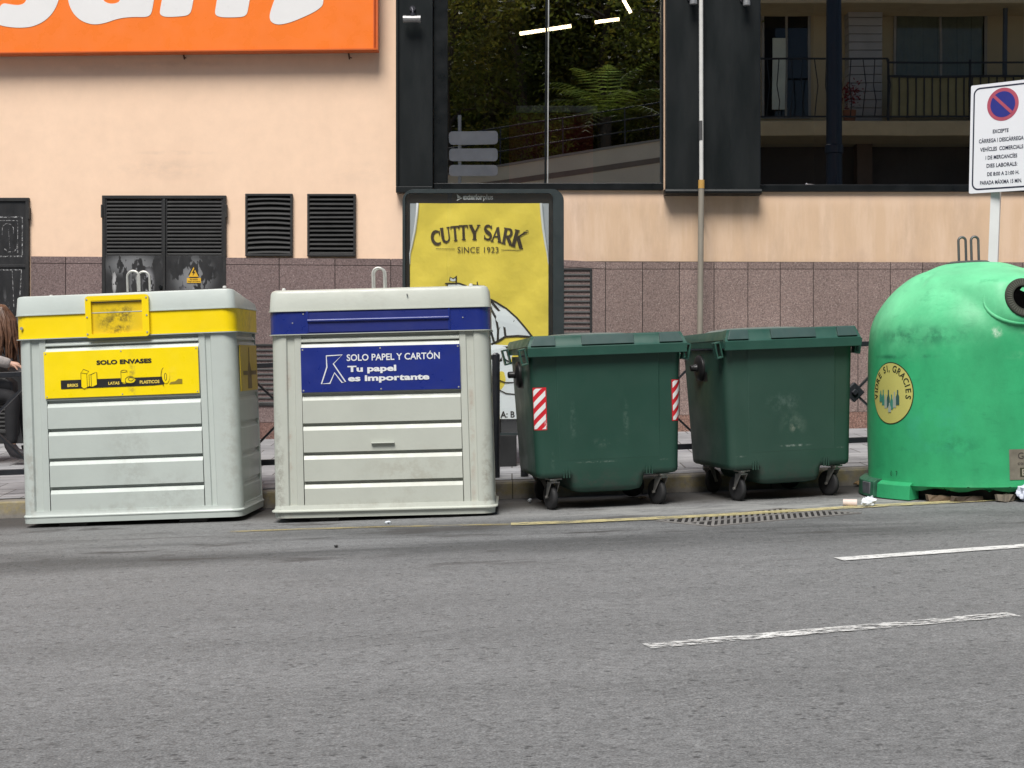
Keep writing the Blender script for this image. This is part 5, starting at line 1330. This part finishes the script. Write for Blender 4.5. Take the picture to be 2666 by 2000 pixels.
sub_skin('trousers', [0, 21, 22, 23, 24, 27, 28, 29, 30], .014, M('black_cloth', (.012, .012, .014), .85))
for a in (25, 31):
    q = MB(); n0, n1, n2 = nodes[a - 1][0], nodes[a][0], nodes[a + 1][0]
    q.tube([n0 + Vector((-.03, 0, .045)), n0 + Vector((-.02, 0, .0)), n1 + Vector((.0, 0, -.01)), (n1 + n2) / 2 + Vector((0, 0, -.015)), n2 + Vector((.02, 0, -.012)), n2 + Vector((.05, 0, -.012))], [.05, .05, .055, .045, .04, .015], 12); q.build('shoe', M('dark_shoe', (.025, .022, .026), .5), pr_, smooth=60)
# hair: long strands falling over the face and shoulder
rn = random.Random(3); q = MB(); hc = V(-4, 826)
q.lathe([(.0, .125), (.06, .115), (.10, .07), (.112, .0), (.105, -.05)], 16, hc)
for i in range(90):
    a = rn.uniform(0, 2 * pi); e = rn.uniform(.3, 1.0)
    st_ = hc + Vector((cos(a) * .10 * e, sin(a) * .10 * e, .115 * sqrt(max(0, 1 - e * e * .8))))
    ml = hc + Vector((cos(a) * .125 + .02, sin(a) * .125, -.03 + rn.uniform(-.02, .02)))
    ln = rn.uniform(.22, .46); en = ml + Vector((rn.uniform(-.04, .07), rn.uniform(-.05, .03), -ln))
    if cos(a) > .75 and abs(sin(a)) < .5 and rn.random() < .4: continue
    q.tube([st_, ml, (ml + en) / 2 + Vector((rn.uniform(-.03, .03), rn.uniform(-.02, .02), 0)), en], [.012, .018, .016, .003], 5)
q.build('hair', M('auburn_hair', (.115, .055, .030), .45, var=.5, vs=18), pr_, smooth=60)
# face (mostly hidden by the hair)
q = MB(); fc = hc + Vector((.088, 0, -.012)); q.tube([fc + Vector((-.01, 0, .02)), fc + Vector((.022, 0, -.018)), fc + Vector((0, 0, -.024))], [.008, .013, .008], 8); q.build('nose', SKIN_, pr_)
for s in (-1, 1):
    q = MB(); q.lathe([(0, -.011), (.009, -.006), (.011, 0), (.009, .006), (0, .011)], 10, hc + Vector((.082, s * .035, .005))); q.build('eye', M('eye_white', (.6, .58, .55), .3), pr_)
q = MB(); q.tube([hc + Vector((.078, -.024, -.062)), hc + Vector((.088, 0, -.06)), hc + Vector((.078, .024, -.062))], [.004, .007, .004], 6); q.build('mouth', M('lips', (.42, .15, .13), .5), pr_)
for s, (k0, k1) in ((-1, (13, 14)), (1, (19, 20))):
    b0, b1 = nodes[k0][0], nodes[k1][0]; d = (b1 - b0).normalized()
    for i in range(5):
        o = Vector((0, (i - 2) * .016, .006 - abs(i - 2) * .003)); l = (.05, .075, .082, .076, .06)[i]
        if i == 0: o = Vector((-.03, -.03, 0))
        q = MB(); q.tube([b0 + o, b0 + o + d * l * .5 + Vector((0, 0, -.006)), b0 + o + d * l + Vector((0, 0, -.03))], [.009, .0085, .006], 7); q.build('finger', SKIN_, pr_)
# bag on the lap and the bench she sits on
q = MB(); q.loft([[V(-5, 1012) + Vector((p[0], p[1], z)) for p in rr(.17 * k, .09 * k, .04)] for k, z in ((.8, -.06), (1, -.03), (.95, .06), (.7, .10))]); q.v = [tuple(Vector(v) + org) for v in q.v]
tag(q.build('handbag', M('black_bag_leather', (.014, .014, .016), .5), smooth=50), 'black handbag on the lap of the seated person', 'bag')
bz = side_z(-4.9, YW); bt = (org + V(-78, 1030)).z - .135
bx = pw(-80, 1000).x
bn = thing('bench', (bx, YW, bz), 'plain grey bench under the seated person at the left edge', 'bench')
q = MB(); q.box(bx - .8, bx + .16, YW - .22, YW + .25, bt - .06, bt); q.build('seat', M('bench_grey', (.2, .2, .2), .8), bn, world=True, bevel=.008)
for dx in (-.7, .06):
    q = MB(); q.box(bx + dx - .04, bx + dx + .04, YW - .18, YW + .2, bz - .03, bt - .06); q.build('leg', M('bench_leg', (.1, .1, .1), .8), bn, world=True)

# ---------------------------------------------------------------- the other side of the street (seen in the shop glass)
def R(px, py, b=7.0):
    D = 2 * DW + b
    return Vector(((px - 1333) / F * D, -b, H + (930 - py) / F * D))
def tz(x): return 5.75 + (x + 1.7) * .161 if x > -1.7 else 5.75 + (x + 1.7) * .03
# terrace behind a retaining wall
q = MB(); xs_ = [-40, -12, -1.7, 0, 2, 4, 5.3]
q.add([(x, y, tz(x) - .12) for y in (-7.25, -45) for x in xs_], [(i, i + 1, i + 8, i + 7) for i in range(6)]); q.build('terrace', M('terrace_soil', (.09, .075, .05), .95), kind='structure')
t = thing('retaining_wall', (0, -7, 0), 'beige rendered retaining wall rising to the right across the street', 'wall')
q = MB(); BE = M('beige_render', (.66, .58, .43), .9, var=.12, vs=.6); BD = M('brown_band', (.20, .16, .12), .9)
q.loft([[Vector((x, y, z)) for y, z in ((-7.0, road_z(x) - .2), (-7.0, tz(x)), (-7.25, tz(x)), (-7.25, road_z(x) - .2))] for x in xs_]); q.build('wall', BE, t, world=True, smooth=0)
q = MB()
for dz in (.0, ): q.loft([[Vector((x, y, z)) for y, z in ((-6.97, tz(x) - .50 - .02 * x), (-6.97, tz(x) - .36 - .02 * x), (-7.0, tz(x) - .36 - .02 * x), (-7.0, tz(x) - .50 - .02 * x))] for x in xs_])
q.build('band', BD, t, world=True, smooth=0)
q = MB(); q.loft([[Vector((x, y, z)) for y, z in ((-6.95, tz(x)), (-6.95, tz(x) + .06), (-7.3, tz(x) + .06), (-7.3, tz(x)))] for x in xs_]); q.build('coping', M('coping_stone', (.3, .27, .22), .9), t, world=True, smooth=0)
t = thing('terrace_railing', (0, -7.15, 5.9), 'thin dark railing on the beige retaining wall across the street', 'railing'); DI = M('dark_iron', (.02, .022, .022), .5)
for dz in (.35, .65, .95):
    q = MB(); q.tube([(x, -7.15, tz(x) + .06 + dz) for x in xs_[1:]], .022, 6); q.build('rail', DI, t, world=True)
for i in range(11):
    x = -11.5 + i * 1.6; q = MB(); q.bar((x, -7.15, tz(x)), (x, -7.15, tz(x) + 1.03), .04, .04, (0, 1, 0)); q.build('post', DI, t, world=True)
# direction sign seen from behind
t = thing('direction_sign', (R(1190, 0, 6.2).x, -6.2, road_z(-1.4)), 'tall direction sign post with three grey rounded boards stacked one above another', 'sign')
q = MB(); x = R(1196, 0, 6.2).x; q.tube([(x, -6.2, road_z(x) - .1), (x, -6.2, 7.15)], .045, 10); q.build('post', HOOK, t, world=True)
for y0, y1 in ((340, 374), (384, 417), (427, 456)):
    a, b = R(1168, y1, 6.12), R(1296, y0, 6.12); q = MB(); q.poly([(p_[0] + (a.x + b.x) / 2, p_[1] + (a.z + b.z) / 2) for p_ in rr((b.x - a.x) / 2, (b.z - a.z) / 2, .09)], lambda u, v: Vector((u, -6.12, v)), lambda u, v: Vector((u, -6.15, v))); q.build('board', M('grey_sign_back', (.72, .72, .68), .5), t, world=True)

LEAFS = [mat_leaf('dark_leaf', (.075, .10, .026)), mat_leaf('olive_leaf', (.115, .12, .03)), mat_leaf('fresh_leaf', (.12, .17, .04))]
BARK = M('bark', (.085, .065, .045), .9, var=.4, vs=5, stretch=(1, 1, .3), bump=.6, bs=20, bd=.02)
def leaf_quads(mb, c, n, rad, size, rn, flat=.8):
    for _ in range(n):
        d = Vector((rn.gauss(0, 1), rn.gauss(0, 1), rn.gauss(0, 1) * flat)); d *= rad / 2.0
        a = Vector((rn.gauss(0, 1), rn.gauss(0, 1), rn.gauss(0, .7))).normalized(); b = a.cross(Vector((rn.gauss(0, 1), rn.gauss(0, 1), rn.gauss(0, 1)))).normalized()
        s = size * rn.uniform(.6, 1.4); p_ = c + d
        mb.add([p_ - a * s, p_ + b * s * .45, p_ + a * s, p_ - b * s * .45], [(0, 1, 2, 3)])
def tree(x, y, z, h, r, label, leaf, seed, clumps=70, per=90, lean=(0, 0), low=.25, ls=.075):
    rn = random.Random(seed); t = thing('tree', (x, y, z), label, 'tree', 'trees on the terrace across the street')
    q = MB(); top = Vector((lean[0], lean[1], h * .7)); mid = Vector((lean[0] * .3 + rn.uniform(-.2, .2), lean[1] * .3, h * .35))
    q.tube([(0, 0, -.2), (0.03, 0, .4), mid, top], [r * .10, r * .075, r * .055, r * .02], 9)
    ends = []
    for i in range(11):
        k = rn.uniform(.3, 1.0); s = mid.lerp(top, k) if k > .4 else mid * (k * 2); a = rn.uniform(0, 2 * pi); l = r * rn.uniform(.5, .95)
        e = s + Vector((cos(a) * l, sin(a) * l, rn.uniform(.1, .6) * l)); q.tube([s, s.lerp(e, .5) + Vector((0, 0, .12 * l)), e], [r * .03, r * .02, r * .006], 6); ends.append(e)
    q.build('trunk', BARK, t)
    q = MB()
    for i in range(clumps):
        if i < 22: c_ = ends[i % 11] + Vector((rn.gauss(0, .25), rn.gauss(0, .25), rn.gauss(0, .25))) * r * .5
        else:
            a = rn.uniform(0, 2 * pi); u = rn.uniform(-1, 1); k = rn.uniform(.45, 1.0) ** .5
            c_ = Vector((lean[0] * .6 + cos(a) * sqrt(1 - u * u) * r * k, lean[1] * .6 + sin(a) * sqrt(1 - u * u) * r * k, h * (low + 1) / 2 + u * h * (1 - low) / 2 * k))
        leaf_quads(q, c_, per, r * rn.uniform(.2, .4), ls, rn)
    q.build('crown', leaf, t, smooth=0); return t
tree(-1.75, -9.0, 5.6, 7.5, 2.2, 'tree with a bare forked trunk at the far left of the terrace', LEAFS[1], 1, 60, 90, (.3, 0), .35)
tree(.3, -10.5, 5.9, 9.0, 2.6, 'tall dark tree with a thick leaning trunk in the middle of the terrace', LEAFS[0], 2, 80, 90, (-.8, .3), .15)
tree(2.6, -11.5, 6.2, 8.0, 2.4, 'dense olive green tree behind the palm on the terrace', LEAFS[1], 3, 80, 90, (.2, 0), .1)
tree(4.6, -9.5, 6.5, 7.0, 2.0, 'rounded dark tree beside the apartment building across the street', LEAFS[0], 4, 70, 90, (0, 0), .15)
tree(-4.6, -9.5, 5.5, 7.5, 2.6, 'wide olive tree on the left part of the terrace across the street', LEAFS[1], 5, 60, 80, (0, 0), .2)
tree(-.8, -15.5, 5.8, 10.0, 4.0, 'big background tree closing the view behind the left terrace trees', LEAFS[0], 6, 120, 90, (0, 0), .02, .16)
tree(4.0, -17, 6.2, 11.0, 4.2, 'big background tree closing the view behind the palm', LEAFS[0], 7, 120, 90, (0, 0), .02, .16)
tree(1.4, -21, 6.0, 13.0, 6.0, 'largest and farthest background tree, filling the sky gaps of the terrace', LEAFS[0], 12, 220, 110, (0, 0), .0, .34)
tree(-12.5, -13, 5.4, 11.0, 4.2, 'leftmost broad dark tree on the terrace across the street', LEAFS[0], 13, 120, 90, (0, 0), .0, .16)
tree(-7.8, -15, 5.5, 9.0, 3.8, 'broad background tree at the left end of the terrace', LEAFS[1], 8, 80, 90, (0, 0), .05)
for x, y, s, lb, sd in ((-.6, -8.3, 1.0, 'low leafy bush behind the terrace railing near the direction sign', 21), (.8, -8.6, 1.15, 'low leafy bush behind the terrace railing beside the palm', 22), (3.9, -8.4, 1.1, 'low leafy bush behind the terrace railing near the apartment building', 23)):
    rn = random.Random(sd); t = thing('bush', (x, y, tz(x) - .12), lb, 'bush', 'bushes on the terrace')
    q = MB()
    for i in range(6): a = i * 1.05; q.tube([(0, 0, -.1), (cos(a) * .25 * s, sin(a) * .25 * s, .5 * s), (cos(a) * .5 * s, sin(a) * .5 * s, 1.1 * s)], [.03, .02, .006], 6)
    q.build('stem', BARK, t); q = MB()
    for i in range(28):
        a = rn.uniform(0, 2 * pi); k = sqrt(rn.random()); leaf_quads(q, Vector((cos(a) * k * .8 * s, sin(a) * k * .6 * s, rn.uniform(.15, 1.5) * s)), 80, .35, .055, rn)
    q.build('foliage', LEAFS[2 if sd == 22 else 1], t, smooth=0)
# palm
px_ = R(1575, 0, 8.6); t = thing('palm', (px_.x, -8.0, tz(px_.x) - .12), 'fresh green palm with arching fronds behind the terrace railing', 'palm')
q = MB(); q.tube([(0, 0, -.1), (0, 0, .5), (.03, 0, 1.1)], [.16, .14, .12], 10); q.build('trunk', BARK, t)
rn = random.Random(11)
for i in range(20):
    a = i * 2.4; el = rn.uniform(.25, 1.25); L_ = rn.uniform(1.9, 2.6); q = MB(); pts = []
    for k in range(9):
        u = k / 8; r_ = L_ * (u * cos(el) + .15 * u * u); z_ = 1.1 + L_ * (u * sin(el) * 1.1 - .75 * u * u * (1 - .35 * sin(el)))
        pts.append(Vector((cos(a) * r_ + .03, sin(a) * r_, z_)))
    q.tube(pts, [.018 - .0018 * k for k in range(9)], 5)
    for k in range(1, 9):
        for s in (-1, 1):
            for e in (0, .5):
                if k == 8 and e: continue
                p_ = pts[k].lerp(pts[min(8, k + 1)], e); d = (pts[k] - pts[k - 1]).normalized(); sd_ = d.cross(Vector((0, 0, 1))).normalized() * s; l = .42 * sin(pi * min(.93, (k + e) / 9 + .12)) + .08
                tip = p_ + sd_ * l + d * l * .5 - Vector((0, 0, l * .35)); q.add([p_ - d * .02, p_ + d * .025, tip], [(0, 1, 2)])
    q.build('frond', LEAFS[2], t, smooth=0)

# apartment building
ap = thing('apartment_building', (9.5, -8.5, 0), 'ochre apartment building with iron balconies across the street', 'building')
OCH = M('ochre_render', (.50, .41, .24), .9, var=.1, vs=.6); BRK = M('grey_clad_pier', (.42, .40, .36), .85, var=.12, vs=2); SLB = M('ochre_slab', (.60, .46, .25), .9)
DGL = glass('dark_window', .03, (.6, .6, .6)); IRN = M('balcony_iron', (.016, .015, .014), .5)
fb = 8.5
q = MB(); q.box(5.4, 18, -18, -fb - .001, R(0, 352, 7).z, 16); q.build('wall', OCH, ap, world=True, smooth=0)
q = MB(); q.box(5.4, 18, -18, -fb - .6, -.5, R(0, 352, 7).z); q.build('ground_floor', M('shaded_ground_floor', (.05, .045, .04), .8, var=.3, vs=1), ap, world=True, smooth=0)  # shade under the balcony is put into this dark colour
for x in (5.6, 9.4, 13.4, 17.6): q = MB(); q.box(x - .2, x + .2, -fb - .4, -fb, -.5, R(0, 352, 7).z); q.build('pillar', M('brown_pillar', (.10, .07, .05), .8), ap, world=True)
z0, z1 = R(0, 352, 7).z, R(0, 312, 7).z
q = MB(); q.box(5.4, 18, -fb, -7.0, z0, z1); q.build('balcony_slab', SLB, ap, world=True, bevel=.02)
q = MB(); q.box(5.4, 18, -fb, -7.0, z0 + 3.4, z1 + 3.4); q.build('balcony_slab', SLB, ap, world=True, bevel=.02)
zt = R(0, 150, 7).z; xm = R(2318, 0, 7).x
q = MB(); q.bar((5.4, -7.08, zt), (xm, -7.08, zt), .05, .04); q.bar((xm, -7.08, zt - .1), (18, -7.08, zt - .1), .05, .04); q.bar((5.4, -7.08, z1 + .12), (18, -7.08, z1 + .12), .04, .04); q.bar((xm, -7.08, zt - .45), (18, -7.08, zt - .45), .05, .05); q.build('balcony_rail', IRN, ap, world=True)
q = MB(); i = 0; x = 5.6
while x < xm:
    w_ = .10 * (1 if i % 2 else -1) * .6; q.tube([(x, -7.08, z1 + .12), (x + .02, -7.0, z1 + .5), (x + w_, -6.96, z1 + .9), (x, -7.08, zt)], .014, 5); x += .31; i += 1
while x < 18: q.bar((x, -7.08, z1 + .12), (x, -7.08, zt - .45), .035, .02, (0, 1, 0)); x += .21
for x in (xm, xm + 2.1, xm + 4.2): q.bar((x, -7.08, z1), (x, -7.08, zt - .02), .05, .05, (0, 1, 0))
q.build('balusters', IRN, ap, world=True)
q = MB(); q.box(xm + .1, 17.9, -7.13, -7.11, z1 + .14, zt - .48); q.build('balcony_screen', M('olive_screen', (.30, .26, .12), .8), ap, world=True)
def apwin(x0, y0, x1, y1, fw=.07, curt=None):
    a, b = R(x0, y1, fb), R(x1, y0, fb); q = MB(); Y_ = -fb
    for c_ in ((a.x - fw, b.x + fw, b.z, b.z + fw), (a.x - fw, b.x + fw, a.z - fw, a.z), (a.x - fw, a.x, a.z, b.z), (b.x, b.x + fw, a.z, b.z), ((a.x + b.x) / 2 - .03, (a.x + b.x) / 2 + .03, a.z, b.z)): q.box(c_[0], c_[1], Y_, Y_ + .06, c_[2], c_[3])
    f_ = q.build('window', M('window_frame_grey', (.32, .30, .25), .6), ap, world=True)
    q = MB(); q.box(a.x, b.x, Y_ + .001, Y_ + .006, a.z, b.z); q.build('backing', M('room_dark', (.02, .02, .018), .9), f_, world=True)
    if curt:
        q = MB(); n = 60; vs_ = []
        for j in (a.z, b.z):
            vs_ += [Vector((curt[0] + (curt[1] - curt[0]) * k / n, Y_ + .018 + .01 * sin(k * 1.3) + .004 * sin(k * 3.1), j)) for k in range(n + 1)]
        q.add(vs_, [(k, k + 1, k + n + 2, k + n + 1) for k in range(n)]); q.build('curtain', M('pale_green_curtain', (.30, .34, .22), .8), f_, world=True)
    q = MB(); q.add([(a.x, Y_ + .035, a.z), (b.x, Y_ + .035, a.z), (b.x, Y_ + .035, b.z), (a.x, Y_ + .035, b.z)], [(0, 1, 2, 3)]); q.build('pane', DGL, f_, world=True, smooth=0)
a = R(2337, 0, fb).x; b = R(2562, 0, fb).x
apwin(2335, -60, 2565, 205, curt=(a, b)); apwin(1990, 34, 2105, 300)
q = MB(); a, b = R(1985, 34, fb), R(2110, 0, fb); q.box(a.x, b.x, -fb, -fb + .12, a.z, b.z); q.build('shutter_box', M('shutter_white', (.55, .53, .47), .7), ap, world=True)
q = MB(); a, b = R(2012, 282, fb - .2), R(2046, 98, fb - .2); q.box(a.x, b.x, -fb + .16, -fb + .2, a.z, b.z); q.build('half_shut_blind', M('pale_blind', (.62, .65, .52), .7), ap, world=True)
q = MB(); a, b = R(2212, 320, fb - .5), R(2300, 0, fb - .5)
z = a.z
while z < 15: q.box(a.x, b.x, -fb, -fb + .5, z, z + .2); z += .215
q.build('pier', BRK, ap, world=True, bevel=.01)
q = MB(); x = R(2620, 0, 7.6).x; q.tube([(x, -7.6, z1), (x, -7.6, 15)], .06, 10); q.build('downpipe', M('blue_grey_pipe', (.06, .075, .085), .5), ap, world=True)
q = MB(); c_ = R(2215, 140, 7.5)
ft_ = thing('flower_pot', (c_.x, -7.5, z1), 'pot of red flowers standing on the balcony across the street', 'plant'); q.lathe([(.0, 0), (.14, 0), (.18, .35), (.16, .35), (.0, .33)], 16); q.build('pot', M('terracotta', (.3, .12, .06), .8), ft_)
q = MB(); leaf_quads(q, Vector((0, 0, .75)), 160, .35, .05, random.Random(2), 1.0); q.build('flowers', M('red_flowers', (.22, .012, .012), .6), ft_, smooth=0)

# dark post of a street lamp on the far pavement
lp = R(2174, 0, 4.0).x
t = thing('street_lamp', (lp, -4.0, road_z(lp)), 'thick dark blue lamp post on the far side of the street', 'street lamp')
DB = M('dark_blue_post', (.012, .018, .032), .4)
q = MB(); q.lathe([(.26, -.1), (.26, .6), (.20, .7), (.19, 5.6), (.22, 5.62), (.22, 5.8), (.19, 5.82), (.17, 11.0)], 24); q.build('post', DB, t)
q = MB(); q.tube([(0, 0, 10.9), (0, .3, 11.3), (0, 1.3, 11.5)], .06, 8); q.build('arm', DB, t)
q = MB(); q.lathe([(.0, -.10), (.16, -.08), (.2, 0), (.12, .1), (0, .12)], 20, (0, 1.45, 11.48)); q.build('lantern', DB, t)
